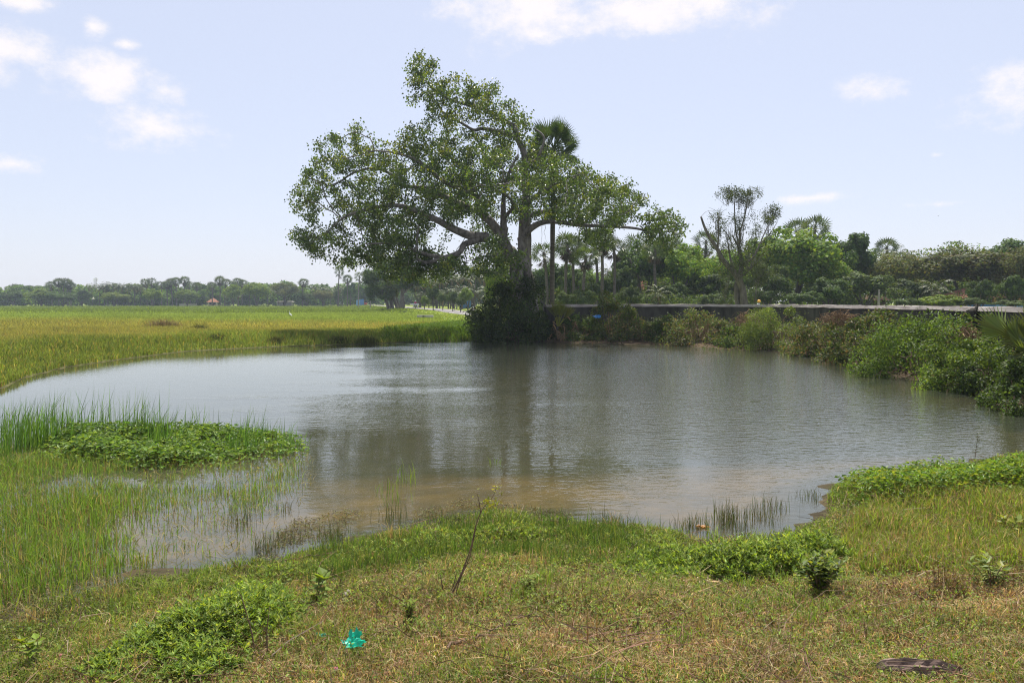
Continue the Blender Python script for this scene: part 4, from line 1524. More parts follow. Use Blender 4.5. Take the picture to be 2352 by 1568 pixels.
for (X, Y, rx, ry, k) in TUFT:
    k = int(k * (1.5 if Y < 540 else 2.3))
    c = hp(X, Y, rng.uniform(-0.8, 1.2))
    ex = np.array([rx * S / F * hd, 0.7, ry * S / F * hd])
    sc_ = rng.standard_normal((9, 3)) * 0.55
    P = c + (sc_[rng.integers(0, 9, k)] + 0.28 * rng.standard_normal((k, 3))) * ex
    leaves(gl_, P, norm(rdir(k) + [0, 0, -0.3]), rdir(k), rng.uniform(0.10, 0.18, k), rng.uniform(0.05, 0.09, k), pal(k, [(0.055, 0.08, 0.025), (0.075, 0.095, 0.03), (0.04, 0.06, 0.02)]), 0.15)
    for b in range(9):
        e = P[rng.integers(0, k)]
        s0 = c + np.array([0, 0, -ry * S / F * hd * 1.6]) + 0.12 * rng.standard_normal(3)
        P_ = catmull([s0, (s0 + e) / 2 + 0.12 * rng.standard_normal(3), e], 4)
        tube(gw, P_, np.linspace(0.02, 0.008, len(P_)), 3)
for b in range(60):
    j = HL[rng.integers(0, len(HL))][0]
    s0 = hp(*j[rng.integers(len(j) // 2, len(j))])
    e = s0 + np.array([rng.normal() * 0.7, rng.normal() * 0.6, rng.uniform(0.1, 1.1)])
    P_ = catmull([s0, (s0 + e) / 2 + 0.15 * rng.standard_normal(3), e], 4)
    tube(gw, P_, np.linspace(0.018, 0.007, len(P_)), 3)
gw.build('branchwork', M['bark'], r)
gl_.build('crown', M['leaf'], r)

# ------------------------------------------------------------------ row of roadside trees left of the fig
def road_tree(Xb, d, pts, ra, crown, label, cols, n=5200, leaf=0.30):
    n = int(n * 1.6)
    crown = [(a, b_ - 4, c * 1.15, e_ * 1.2) for a, b_, c, e_ in crown]
    b = onland(Xb, d)
    r = thing('roadside_tree', label, 'tree', b)
    g = Geo()
    P = catmull([at(X, Y, d + o_) - b for X, Y, o_ in pts], 5)
    P[0][2] -= 0.3
    tube(g, P, np.linspace(ra, ra * 0.45, len(P)), 8, wob=0.06)
    for q in range(5):
        e = crown[q % len(crown)]
        E = at(e[0], e[1], d + rng.uniform(-1, 1)) - b
        P_ = catmull([P[-6], (P[-1] + E) / 2 + 0.2 * rng.standard_normal(3), E], 5)
        tube(g, P_, np.linspace(ra * 0.4, 0.03, len(P_)), 6)
    g.build('trunk', M['bark'], r, True)
    g = Geo()
    wsum = sum(c[2] * c[3] for c in crown)
    for (X, Y, rx, ry) in crown:
        k = int(n * rx * ry / wsum)
        px = S / F * d
        for q in range(5):
            s_ = norm(rng.standard_normal(3)) * rng.uniform(0.3, 0.75)
            cc_ = at(X + s_[0] * rx, Y - s_[2] * ry, d + s_[1] * rx * px) - b
            dd = norm(rng.standard_normal((k // 5, 3)))
            P = cc_ + dd * rng.uniform(0.5, 1.0, (k // 5, 1)) * np.array([rx * 0.55, rx * 0.6, ry * 0.5]) * px
            leaves(g, P, norm(np.cross(dd, rdir(len(P))) + 0.4 * rdir(len(P)) + [0, 0, -0.3]), norm(dd + 0.5 * rdir(len(P))), leaf * rng.uniform(0.7, 1.3, len(P)), leaf * 0.65, pal(len(P), cols, jit=0.18) * rng.uniform(0.8, 1.25), 0.15)
    g.build('crown', M['leaf'], r)


RC = list(DARK) + [(0.07, 0.10, 0.02)]
RY = [(0.09, 0.12, 0.02), (0.12, 0.14, 0.025), (0.06, 0.085, 0.018)]
road_tree(894, 172, [(894, 711, 0), (890, 698, 0), (885, 684, 0), (880, 668, 0)], 0.42, [(868, 650, 30, 22), (880, 672, 28, 20), (858, 630, 20, 18), (852, 672, 14, 16)], 'leaning roadside tree at the left end of the row', RC + RY[:1])
road_tree(901, 176, [(901, 710, 0), (899, 696, 0), (898, 680, 0), (890, 655, 0)], 0.5, [(880, 615, 26, 22), (862, 604, 20, 14), (892, 640, 24, 20), (848, 640, 16, 20)], 'upright thick roadside tree, second in the row, highest crown', RC, 5600)
road_tree(913, 174, [(913, 709, 0), (908, 694, 0), (903, 680, 0), (898, 665, 0)], 0.34, [(898, 660, 22, 18), (905, 640, 20, 20), (893, 680, 16, 12)], 'left leaning slim roadside tree in the middle of the row', RY)
road_tree(918, 180, [(918, 708, 0), (914, 695, 0), (911, 680, 0), (915, 660, 0)], 0.32, [(920, 650, 22, 20), (930, 630, 22, 20), (912, 622, 18, 16)], 'slim roadside tree behind the middle of the row', RC)
road_tree(925, 168, [(925, 711, 0), (925, 695, 0), (924, 675, 0), (926, 650, 0)], 0.62, [(935, 622, 30, 24), (955, 640, 24, 18), (925, 650, 22, 18), (905, 610, 18, 18), (965, 655, 16, 10)], 'vine clad upright roadside tree at the right end of the row', RC + DKG)
for q, (X, top, w, d, kind, lab) in enumerate(((995, 655, 34, 150, 'shrub', 'small yellow green tree across the road, right of the pink shirted rider'), (1017, 672, 26, 146, 'shrub', 'short pale bush tree second across the road'), (1040, 668, 30, 140, 'shrub', 'pale green tree across the road left of the fig shrub'),
                                               (1058, 682, 26, 134, 'shrub', 'low pale bush across the road nearest the fig shrub'), (975, 678, 22, 156, 'neem', 'tiny sunlit tree just right of the pink shirted rider'), (1075, 660, 40, 150, 'neem', 'sunlit tree showing left of the fig shrub'))):
    place_broad('small_tree', kind, q % 2, X, top, d, w, lab, 'tree')
r = place_broad('bush', 'shrub', 0, 930, 713, 142, 34, 'scrubby brownish bush by the road in front of the roadside trees', 'bush')
for q, (X, top, d, w, lab) in enumerate(((965, 632, 196, 70, 'dark tree in the grove behind the pink shirted rider'), (1003, 626, 202, 74, 'dark tree in the grove, second left of the fig shrub'), (1042, 618, 198, 76, 'dark tree in the grove just left of the fig shrub top'), (1085, 612, 192, 76, 'dark tree in the grove showing between the fig trunk and the road'), (1130, 612, 188, 76, 'dark tree in the grove directly left of the fig trunk'))):
    place_broad('grove_tree', 'dark', q % 2, X, top, d, w, lab)
# coconut grove across the road
for q, (X, top, d, v, xs) in enumerate(((960, 640, 186, 0, 1.0), (985, 634, 184, 1, 1.0), (1010, 628, 188, 0, 1.1), (1035, 622, 182, 1, 1.1), (1062, 618, 180, 0, 1.1), (1088, 612, 178, 1, 1.1), (1002, 655, 182, 2, 1.0), (1030, 650, 180, 2, 1.0),
                                       (1060, 645, 176, 2, 1.0), (1090, 640, 174, 2, 1.0), (975, 662, 184, 2, 0.9), (1115, 622, 176, 1, 1.1), (1125, 645, 172, 2, 1.0))):
    palm('coconut', v, X, top, d, 'coconut palm in the shady grove across the road left of the fig trunk', 'coconut grove across the road', xs)

# ------------------------------------------------------------------ far wood on the left
def wood(name, label, spans, d0, d1, n, cols, leaf, hpx, vary=20):
    g = Geo()
    for q in range(n):
        X = rng.uniform(*spans)
        d = rng.uniform(d0, d1)
        top = hpx(X) + rng.uniform(0, 1) ** 0.8 * vary
        p = onland(X, d)
        h = max(at(X, top, d)[2] - p[2], 1.2)
        w = rng.uniform(2.8, 5.2)
        k = 520
        sub = norm(rng.standard_normal((9, 3)))
        subc = sub * np.array([w * 0.65, w * 0.5, h * 0.36]) + np.array([0, 0, h * 0.55])
        i_ = rng.integers(0, 9, k)
        dd = norm(rng.standard_normal((k, 3)) + [0, 0, 0.3])
        P = subc[i_] + dd * np.array([w * 0.42, w * 0.42, h * 0.25]) * rng.uniform(0.55, 1.0, (k, 1))
        P[:, 2] = np.clip(P[:, 2], 0.0, h)
        leaves(g, P + p, norm(np.cross(dd, rdir(k)) + 0.4 * rdir(k)), norm(dd + 0.4 * rdir(k)), leaf * rng.uniform(0.7, 1.4, k), leaf * 0.75, pal(k, cols, jit=0.15) * rng.uniform(0.75, 1.3), 0.15)
    o = g.build(name, M['leaf'])
    tag(o, label, 'wood', None, 'stuff')
    return o


WC = list(BRIGHT[:2]) + list(DARK[:2]) + list(GREY[:1])
sky_l = lambda X: np.interp(X, [-300, 0, 100, 150, 200, 330, 420, 520, 600, 660, 720, 800, 900, 1150], [658, 658, 652, 650, 654, 652, 650, 648, 648, 646, 654, 650, 645, 635]) - 1
wood('distant_wood', 'hazy mass of mixed trees beyond the far edge of the paddy', (-330, 1000), 352, 420, 520, WC, 0.9, sky_l)
wood('far_undergrowth', 'shady undergrowth behind the trees across the road and the wall', (960, 1560), 255, 320, 260, list(DARK) + list(GREY[:1]), 0.6, lambda X: 628)
wood('shaded_thicket', 'shady thicket behind the right hand belt of trees', (1215, 2480), 108, 126, 190, list(DARK) + list(GREY[:1]), 0.34, lambda X: np.interp(X, [1200, 1350, 1400, 1450, 1500, 1640, 1760, 1960, 2060, 2140, 2200, 2480], [605, 640, 635, 572, 558, 566, 546, 548, 572, 566, 552, 546]), 60)
wood('hedge_scrub', 'scrub growing under the right hand trees along the back of the grass', (1420, 2420), 86, 96, 46, list(DARK) + list(GLAUC), 0.24, lambda X: 655)

FT = [(30, 664, 50, 'dark', 'rounded tree at the far left end of the distant wood'), (95, 662, 60, 'neem', 'wide low tree left of the tall palmyra cluster in the distant wood'), (145, 668, 66, 'dark', 'dark tree below the tall palmyra cluster in the distant wood'), (188, 664, 44, 'dark', 'dark tree right of the tall palmyra cluster'),
      (262, 670, 70, 'neem', 'low tree under the row of distant coconut palms'), (352, 662, 44, 'neem', 'tree under the twin palmyras of the distant wood'), (430, 664, 46, 'neem', 'rounded tree left of the distant red roofed house'), (536, 652, 44, 'neem', 'tree right of the distant red roofed house'),
      (590, 648, 56, 'neem', 'light tree standing left of the grey hut'), (655, 645, 62, 'acacia', 'high domed tree above the grey hut'), (742, 662, 50, 'acacia', 'low tree right of the lone palmyra on the field edge'), (705, 672, 40, 'shrub', 'bushy tree in front of the lone palmyra'), (775, 664, 36, 'shrub', 'small tree below the slender tall palmyra'),
      (805, 648, 34, 'dark', 'narrow dark tree left of the roadside row')]
for q, (X, top, w, kind, lab) in enumerate(FT):
    place_broad('distant_tree', kind, q % 2, X, top, 340 - 12 * (q % 3), w, lab)
g1 = 'palmyras clustered high over the left distant wood'
for q, (X, top) in enumerate(((120, 646), (136, 639), (146, 638), (156, 641), (163, 647))):
    palm('palmyra', q % 3, X, top, 350, 'palmyra in the tall cluster over the left part of the distant wood', g1, 1.3)
palm('palmyra', 1, 338, 640, 345, 'left palmyra of the twin pair standing out of the distant wood', None, 1.25)
palm('palmyra', 2, 348, 638, 350, 'right palmyra of the twin pair standing out of the distant wood', None, 1.25)
g1 = 'palmyras in the line left of the red roofed house'
for q, (X, top) in enumerate(((372, 646), (384, 645), (396, 639), (406, 637), (422, 635), (438, 646), (452, 648))):
    palm('palmyra', q % 3, X, top, 346 + q, 'palmyra in the line over the distant wood, left of the red roofed house', g1, 1.25)
g1 = 'palmyras over the red roofed house'
for q, (X, top) in enumerate(((488, 647), (506, 634), (516, 640), (548, 638), (556, 642))):
    palm('palmyra', q % 3, X, top, 346 + q, 'palmyra in the line above and right of the distant red roofed house', g1, 1.25)
palm('coconut', 0, 574, 646, 330, 'coconut palm alone between the red roofed house and the grey hut', None, 1.1)
g1 = 'row of coconut palms on the left distant skyline'
for q, (X, top) in enumerate(((212, 646), (228, 647), (240, 648), (248, 642), (262, 644), (270, 645), (283, 646), (296, 647), (310, 646), (322, 647))):
    palm('coconut', q % 2, X, top, 350, 'coconut palm in the row along the left distant skyline', g1, 1.0)
g1 = 'small palmyras at the far left end'
for q, (X, top) in enumerate(((22, 657), (36, 652), (50, 653), (72, 655), (88, 656))):
    palm('palmyra', q % 3, X, top, 420, 'small hazy palmyra at the far left end of the wood', g1, 1.3)
palm('palmyra', 1, 695, 640, 318, 'lone palmyra with straight trunk at the field edge, above the low trees', None, 1.2)
palm('palmyra', 2, 777, 611, 320, 'slender tall palmyra standing far above the trees left of the fig', None, 1.0)
palm('palmyra', 0, 798, 631, 300, 'palmyra just right of the slender tall one', None, 1.1)
palm('palmyra', 2, 823, 625, 290, 'palmyra touching the left edge of the roadside trees', None, 1.1)
g1 = 'coconut palms low in the wood left of the roadside row'
for q, (X, top) in enumerate(((615, 655), (726, 650), (745, 652), (760, 655), (786, 652), (640, 662), (520, 668), (545, 672))):
    palm('coconut', q % 2, X, top, 330 + q, 'coconut palm poking out of the distant wood left of the roadside row', g1, 1.0)


# ------------------------------------------------------------------ houses, fences, poles
M['tile'] = surf_mat('tile', (0.20, 0.085, 0.05), (0.42, 0.20, 0.12), 2.5, 0.85, 0.4, (1, 1, 1))
M['plaster'] = plain('plaster', (0.42, 0.36, 0.29), 0.9, 0.1)
M['ochre'] = plain('ochre', (0.55, 0.33, 0.10), 0.9, 0.1)
M['dark_opening'] = plain('dark_opening', (0.02, 0.02, 0.02), 0.8, 0.1)
M['greywall'] = plain('greywall', (0.30, 0.28, 0.26), 0.9, 0.1)
M['brownwall'] = plain('brownwall', (0.10, 0.065, 0.045), 0.9, 0.1)
M['bluesheet'] = plain('bluesheet', (0.07, 0.20, 0.45), 0.5, 0.4)
M['palesheet'] = plain('palesheet', (0.16, 0.34, 0.52), 0.5, 0.4)
M['greysheet'] = plain('greysheet', (0.34, 0.38, 0.38), 0.5, 0.4)
M['pole'] = plain('pole', (0.26, 0.24, 0.22), 0.9, 0.1)
M['dark_metal'] = plain('dark_metal', (0.03, 0.03, 0.03), 0.4, 0.5)


def house(X, d, wdt, dep, eave, ridge, label, wallm, rz=0.0, roofm='tile', windows=2, hip=0.35, veranda=False):
    p = onland(X, d)
    r = thing('house', label, 'house', p, rz)
    g = Geo()
    box(g, (0, 0, eave / 2 - 0.15), (wdt, dep, eave + 0.3))
    w_ = g.build('wall', M[wallm], r)
    g = Geo()
    o_ = 0.5
    hw, hd_ = wdt / 2 + o_, dep / 2 + o_
    kx = wdt * (0.5 - hip)
    nrow = 9
    for sy in (-1, 1):                                     # tiled slopes as overlapping courses
        for q in range(nrow):
            t0, t1 = q / nrow, (q + 1) / nrow
            za, zb = eave + (ridge - eave) * t0 + 0.03, eave + (ridge - eave) * t1
            ya, yb = hd_ * (1 - t0), hd_ * (1 - t1)
            xa, xb = hw + (kx - hw) * t0, hw + (kx - hw) * t1
            Q = [[0, 1, 2, 3]] if sy < 0 else [[3, 2, 1, 0]]
            g.add([(-xa, sy * ya, za), (xa, sy * ya, za), (xb, sy * yb, zb), (-xb, sy * yb, zb)], None, Q)
    for sx in (-1, 1):
        g.add([(sx * hw, -hd_, eave), (sx * hw, hd_, eave), (sx * kx, 0, ridge)], [[0, 1, 2]] if sx > 0 else [[1, 0, 2]])
    g.add([(-hw, -hd_, eave - 0.02), (hw, -hd_, eave - 0.02), (hw, hd_, eave - 0.02), (-hw, hd_, eave - 0.02)], None, [[0, 3, 2, 1]])
    g.build('roof', M[roofm], r)
    for q in range(windows):
        x = -wdt / 2 + wdt * (q + 0.7) / (windows + 0.4)
        g = Geo()
        box(g, (x, -dep / 2 - 0.02, 1.35), (0.9, 0.06, 1.1))
        g.build('window', M['dark_opening'], r)
    g = Geo()
    box(g, (0.1, -dep / 2 - 0.02, 0.95), (0.85, 0.06, 1.9))
    g.build('door', M['brownwall'], r)
    if veranda:
        for x in (-wdt * 0.42, -0.4, wdt * 0.38):
            g = Geo()
            box(g, (x, -dep / 2 - 0.45, eave / 2 - 0.1), (0.32, 0.32, eave + 0.15), bev=0.03)
            g.build('pillar', M['ochre'], r)
    return r


house(490, 354, 4.0, 4.0, 1.9, 3.7, 'small house with orange red pyramid roof in the distant wood', 'plaster', 0.2, hip=0.5)
house(655, 346, 6.0, 4.0, 2.0, 2.4, 'low grey hut with flat roof at the edge of the distant wood', 'greywall', 0.05, 'greywall', 1, 0.02)
house(2250, 90, 6.4, 5.0, 1.95, 3.25, 'tiled roof house with ochre veranda pillars among the right hand trees', 'brownwall', 0.1, veranda=True)
house(2352, 94, 4.0, 4.0, 1.9, 3.0, 'second tiled house at the right frame edge under the trees', 'plaster', -0.2)
house(2004, 92, 1.8, 2.4, 1.7, 2.3, 'little brown shed with pale roof under the shady tree, right of the silvery trees', 'brownwall', 0.1, 'brownwall', 0, 0.1)
house(1478, 112, 4.5, 4.5, 2.4, 4.4, 'red roofed house almost hidden left of the dark rounded tree', 'plaster', 0.6)
house(1392, 110, 3.0, 3.0, 1.4, 2.1, 'low hut with brick red roof in the sunlit gap right of the palmyra clump', 'brownwall', 0.2)


def sheet_fence(X0, X1, d0, d1, h, label, mats, z=None, n=None):
    a, b = onland(X0, d0), onland(X1, d1)
    r = thing('sheet_fence', label, 'fence', a)
    L = np.linalg.norm((b - a)[:2])
    n = n or max(2, int(L / 2.0))
    ex = (b - a) / n
    for q in range(n):
        g = Geo()
        k = 26
        t = np.linspace(0.01, 0.99, k)
        top = h * rng.uniform(0.94, 1.04)
        P0 = ex * q + ex * t[:, None]
        nx = norm(np.array([-ex[1], ex[0], 0]))
        P0 = P0 + nx * (0.02 * np.sin(np.arange(k) * math.pi / 2))[:, None]
        V = np.vstack([P0 + [0, 0, -0.1], P0 + [0, 0, top], P0 + nx * 0.006 + [0, 0, -0.1], P0 + nx * 0.006 + [0, 0, top]])
        i = np.arange(k - 1)
        g.add(V, None, np.vstack([np.stack([i, i + 1, k + i + 1, k + i], -1), np.stack([3 * k + i, 3 * k + i + 1, 2 * k + i + 1, 2 * k + i], -1)]))
        g.build('sheet', M[mats[q % len(mats)]], r)
    for q in range(n + 1):
        g = Geo()
        box(g, ex * q + np.array([0, 0.06, h * 0.5 - 0.1]), (0.08, 0.08, h + 0.2))
        g.build('post', M['pole'], r)
    return r


sheet_fence(1538, 1632, 86, 86, 1.15, 'grey corrugated metal fence low behind the wall', ['greysheet'])
sheet_fence(2222, 2352, 85, 84, 1.15, 'bright blue sheet fence in front of the tiled house', ['bluesheet', 'palesheet'])
sheet_fence(1056, 1082, 200, 200, 2.0, 'dull blue metal fence in the shade of the coconut grove', ['bluesheet'])
sheet_fence(818, 836, 318, 316, 2.6, 'light blue sheet fence beside the red three wheeler', ['palesheet', 'bluesheet'])
a = onland(412, 344)
r = thing('boundary_wall', 'low white wall on the field edge left of the red roofed house', 'wall', a)
g = Geo()
box(g, (3.6, 0, 0.5), (7.4, 0.2, 1.3), bev=0.03)
g.build('wall_face', M['concrete'], r)


def pole(X, d, top, label, arm=True):
    p = onland(X, d)
    h = at(X, top, d)[2] - p[2]
    r = thing('utility_pole', label, 'pole', p)
    g = Geo()
    tube(g, [(0, 0, -0.3), (0, 0, h * 0.5), (0.02, 0, h)], [0.16, 0.13, 0.09], 8)
    g.build('shaft', M['pole'], r)
    if arm:
        g = Geo()
        box(g, (0, 0, h - 0.35), (1.3, 0.09, 0.1))
        g.build('crossarm', M['pole'], r)
        for x in (-0.5, 0, 0.5):
            g = Geo()
            lathe(g, [(0.001, 0), (0.05, 0), (0.06, 0.08), (0.03, 0.14), (0.001, 0.15)], off=(x, 0, h - 0.3), sides=8)
            g.build('insulator', M['white_feather'], r)
    return r


pole(823, 265, 652, 'thin utility pole at the field edge by the light blue fence')
pole(851, 208, 650, 'utility pole at the field edge in front of the roadside trees')
pole(2018, 82, 664, 'short dark pole beside the little brown shed', False)
pole(1049, 175, 660, 'thin utility pole across the road among the coconut palms')
p = onland(220, 620)
r = thing('radio_mast', 'faint lattice telecom mast far beyond the left wood', 'mast', p)
g = Geo()
hM = at(220, 637, 620)[2] - p[2]
for a in range(3):
    c = np.array([math.cos(a * 2.094), math.sin(a * 2.094), 0])
    tube(g, [c * 1.6 + [0, 0, -0.5], c * 0.9 + [0, 0, hM]], [0.16, 0.12], 5)
for q in range(16):
    z = hM * q / 16
    s_ = 1.6 - 0.7 * q / 16
    for a in range(3):
        c0 = np.array([math.cos(a * 2.094), math.sin(a * 2.094), 0]) * s_
        c1 = np.array([math.cos((a + 1) * 2.094), math.sin((a + 1) * 2.094), 0]) * (s_ - 0.04)
        tube(g, [c0 + [0, 0, z], c1 + [0, 0, z + hM / 16]], 0.07, 4)
g.build('lattice', M['pole'], r)
for q in range(3):
    g = Geo()
    c = np.array([math.cos(q * 2.094 + 0.5), math.sin(q * 2.094 + 0.5), 0]) * 1.3
    box(g, c + [0, 0, hM - 1.3], (0.5, 0.3, 2.2), bev=0.05)
    g.build('antenna', M['white_feather'], r)
for X, w_, lab in ((983, 1.35, 'longer concrete slab lying in the grass below the road bend'), (966, 0.9, 'shorter grey concrete slab in the grass left of the longer one')):
    p = onland(X, 104)
    r = Geo()
    box(r, (0, 0, 0.12), (w_, 0.4, 0.26), bev=0.03)
    o = r.build('concrete_slab', M['concrete'])
    o.location = tuple(p + np.array([0, 0, 0.22]))
    tag(o, lab, 'slab')

# ------------------------------------------------------------------ people and vehicles on the road
SKIN = plain('skin', (0.12, 0.06, 0.035), 0.6, 0.3, 0, 0.06)


def skin_mesh(name, chains, mat, parent, subdiv=1):
    """one continuous surface grown from a joint skeleton: chains of (point, radius); chain starts that repeat a point are welded"""
    me = bpy.data.meshes.new(name)
    V, E, Rr, key = [], [], [], {}
    for ch in chains:
        prev = None
        for p_, r_ in ch:
            kk = tuple(round(c, 4) for c in p_)
            if kk not in key:
                key[kk] = len(V)
                V.append(p_)
                Rr.append(r_)
            if prev is not None and prev != key[kk]:
                E.append((prev, key[kk]))
            prev = key[kk]
    me.from_pydata(V, E, [])
    o = bpy.data.objects.new(name, me)
    COL.objects.link(o)
    o.parent = parent
    me.materials.append(mat)
    md = o.modifiers.new('skin', 'SKIN')
    md.use_smooth_shade = True
    for q, sv in enumerate(me.skin_vertices[0].data):
        sv.radius = (Rr[q], Rr[q]) if not isinstance(Rr[q], tuple) else Rr[q]
        sv.use_root = q == 0
    sb = o.modifiers.new('sub', 'SUBSURF')
    sb.levels = subdiv
    sb.render_levels = subdiv
    return o


def rider(loc, rz, label, shirt, trousers, helmet, seat=0.80, hair=False):
    """person seated on a motorcycle facing local -Y, hands on the bars"""
    r = thing('person', label, 'person', loc, rz)
    pel, ches, nk, hd_ = (0, 0.10, seat + 0.10), (0, 0.0, seat + 0.42), (0, -0.03, seat + 0.58), (0, -0.06, seat + 0.74)
    body = [[(pel, 0.13), ((0, 0.06, seat + 0.26), 0.12), (ches, 0.14), (nk, 0.055), ((0, -0.05, seat + 0.66), 0.075), (hd_, 0.095), ((0, -0.06, seat + 0.83), 0.07)]]
    for s in (-1, 1):
        sh, elb, wr = (s * 0.18, 0.0, seat + 0.50), (s * 0.29, -0.20, seat + 0.28), (s * 0.31, -0.44, seat + 0.24)
        palm_ = (s * 0.31, -0.50, seat + 0.235)
        body.append([(ches, 0.14), (sh, 0.065), (elb, 0.045), (wr, 0.030), (palm_, 0.032)])
        for f in range(4):
            x = s * (0.285 + 0.018 * f)
            L = (0.06, 0.07, 0.066, 0.05)[f]
            body.append([(palm_, 0.032), ((x, -0.535, seat + 0.245), 0.010), ((x, -0.545 - L * 0.3, seat + 0.225), 0.009), ((x, -0.54, seat + 0.20 - 0.1 * (0.07 - L)), 0.008)])
        body.append([(palm_, 0.032), ((s * 0.275, -0.50, seat + 0.215), 0.010), ((s * 0.262, -0.53, seat + 0.20), 0.009)])
        hip, kn, ank = (s * 0.12, 0.02, seat + 0.06), (s * 0.24, -0.36, seat - 0.05), (s * 0.20, -0.22, 0.30)
        body.append([(pel, 0.13), (hip, 0.095), (kn, 0.065), (ank, 0.042), ((s * 0.20, -0.36, 0.24), 0.04)])
    skin_mesh('body', body, SKIN, r)
    sh_ = [[((0, 0.10, seat + 0.06), 0.155), ((0, 0.06, seat + 0.26), 0.145), (ches, 0.165), ((0, -0.02, seat + 0.54), 0.09)]]
    for s in (-1, 1):
        sh_.append([(ches, 0.165), ((s * 0.18, 0.0, seat + 0.50), 0.085), ((s * 0.27, -0.16, seat + 0.32), 0.068)])
    skin_mesh('shirt', sh_, plain('cloth_' + label[:12], shirt, 0.9, 0.1, 0, 0.05), r)
    tr_ = []
    for s in (-1, 1):
        tr_.append([((0, 0.10, seat + 0.07), 0.15), ((s * 0.12, 0.02, seat + 0.06), 0.11), ((s * 0.24, -0.36, seat - 0.05), 0.082), ((s * 0.20, -0.23, 0.36), 0.062)])
    skin_mesh('trousers', tr_, plain('trouser_' + label[:12], trousers, 0.9, 0.1, 0, 0.05), r)
    g = Geo()
    if hair:
        ellip(g, (0, -0.045, seat + 0.79), (0.108, 0.115, 0.095), seg=14, ring=8)
        g.build('hair', M['dark_metal'], r, True)
    else:
        ellip(g, (0, -0.05, seat + 0.77), (0.145, 0.16, 0.145), seg=16, ring=10)
        g.build('helmet', plain('helmet_' + label[:12], helmet, 0.25, 0.5, 0, 0.03), r, True)
    g = Geo()
    ellip(g, (0, -0.17, seat + 0.735), (0.018, 0.028, 0.026), seg=8, ring=6)
    g.build('nose', SKIN, r, True)
    return r


def motorcycle(loc, rz, label, col):
    r = thing('motorcycle', label, 'motorcycle', loc, rz)
    pc = plain('paint_' + label[:10], col, 0.3, 0.5, 0, 0.03)
    Rx = [[0, 0, 1], [0, 1, 0], [-1, 0, 0]]
    for y in (-0.62, 0.62):
        g = Geo()
        a = np.linspace(0, 2 * math.pi, 25)
        lathe(g, [(0.29 + 0.055 * math.cos(t_), 0.05 * math.sin(t_)) for t_ in np.linspace(0, 2 * math.pi, 11)], sides=24, M3=Rx, off=(0, y, 0.33))
        w_ = g.build('wheel', M['dark_metal'], r, True)
        g = Geo()
        lathe(g, [(0.03, -0.06), (0.03, 0.06)], sides=10, M3=Rx, off=(0, y, 0.33))
        lathe(g, [(0.225, -0.02), (0.245, -0.02), (0.245, 0.02), (0.225, 0.02), (0.225, -0.02)], sides=24, M3=Rx, off=(0, y, 0.33))
        for q in range(8):
            t_ = q * math.pi / 4
            tube(g, [(0, y + 0.03 * math.cos(t_), 0.33 + 0.03 * math.sin(t_)), (0, y + 0.235 * math.cos(t_), 0.33 + 0.235 * math.sin(t_))], 0.008, 4)
        g.build('rim', M['greysheet'], w_, True)
    g = Geo()
    tube(g, catmull([(0, -0.40, 0.98), (0, -0.28, 0.72), (0, -0.05, 0.45), (0, 0.3, 0.50), (0, 0.62, 0.45)], 5), 0.045, 8)
    ellip(g, (0, -0.02, 0.45), (0.13, 0.2, 0.16))
    g.build('frame', M['dark_metal'], r, True)
    g = Geo()
    ellip(g, (0, -0.16, 0.84), (0.12, 0.24, 0.11))
    ellip(g, (0, 0.52, 0.70), (0.11, 0.30, 0.10))
    tube(g, catmull([(0, -0.88, 0.62), (0, -0.75, 0.71), (0, -0.62, 0.73), (0, -0.45, 0.68)], 4), 0.06, 8)
    g.build('bodywork', pc, r, True)
    g = Geo()
    ellip(g, (0, 0.22, 0.80), (0.14, 0.38, 0.06))
    g.build('seat', M['dark_metal'], r, True)
    g = Geo()
    for s in (-1, 1):
        tube(g, [(s * 0.08, -0.62, 0.33), (s * 0.08, -0.45, 0.75), (s * 0.08, -0.40, 0.98)], 0.022, 6)
    tube(g, catmull([(-0.36, -0.44, 1.03), (-0.2, -0.42, 1.06), (0, -0.42, 1.0), (0.2, -0.42, 1.06), (0.36, -0.44, 1.03)], 4), 0.018, 6)
    g.build('handlebar', M['dark_metal'], r, True)
    g = Geo()
    ellip(g, (0, -0.55, 0.92), (0.10, 0.09, 0.11))
    g.build('headlight', M['greysheet'], r, True)
    for s in (-1, 1):
        g = Geo()
        tube(g, [(s * 0.26, -0.43, 1.05), (s * 0.32, -0.43, 1.2)], 0.008, 4)
        ellip(g, (s * 0.33, -0.43, 1.23), (0.06, 0.02, 0.04))
        g.build('mirror', M['dark_metal'], r, True)
    return r


p = onland(954, 166) + np.array([0, 0, 0.12])
motorcycle(p, 0.15, 'pale scooter coming down the road past the roadside trees', (0.6, 0.6, 0.58))
rider(p, 0.15, 'person in pink shirt and pale helmet riding the scooter by the roadside trees', (0.55, 0.13, 0.24), (0.05, 0.045, 0.05), (0.55, 0.6, 0.62))
g = Geo()
tube(g, [(-0.95, 0, 0), (0, 0, 0.02), (0.8, 0, 0)], [0.09, 0.12, 0.09], 8, wob=0.06)
o = g.build('cloth_roll', M['white_feather'], None, True)
o.location = tuple(p + np.array([0, -0.42, 0.86]))
o.rotation_euler = (0, 0, 0.15)
tag(o, 'long white bundle carried crosswise on the scooter', 'bundle')
for s in (-1, 1):
    g = Geo()
    ellip(g, (0, 0, 0), (0.15, 0.2, 0.34), noise=0.05)
    o = g.build('white_sack', M['white_feather'], None, True)
    o.location = tuple(p + np.array([s * 0.34, 0.25, 0.52]))
    tag(o, 'white sack hanging on the %s side of the scooter by the roadside trees' % ('left' if s < 0 else 'right'), 'sack', 'sacks on the scooter')
p = onland(1084, 107) + np.array([0, 0, 0.10])
p[2] = at(1084, 697, 107)[2] - 1.66
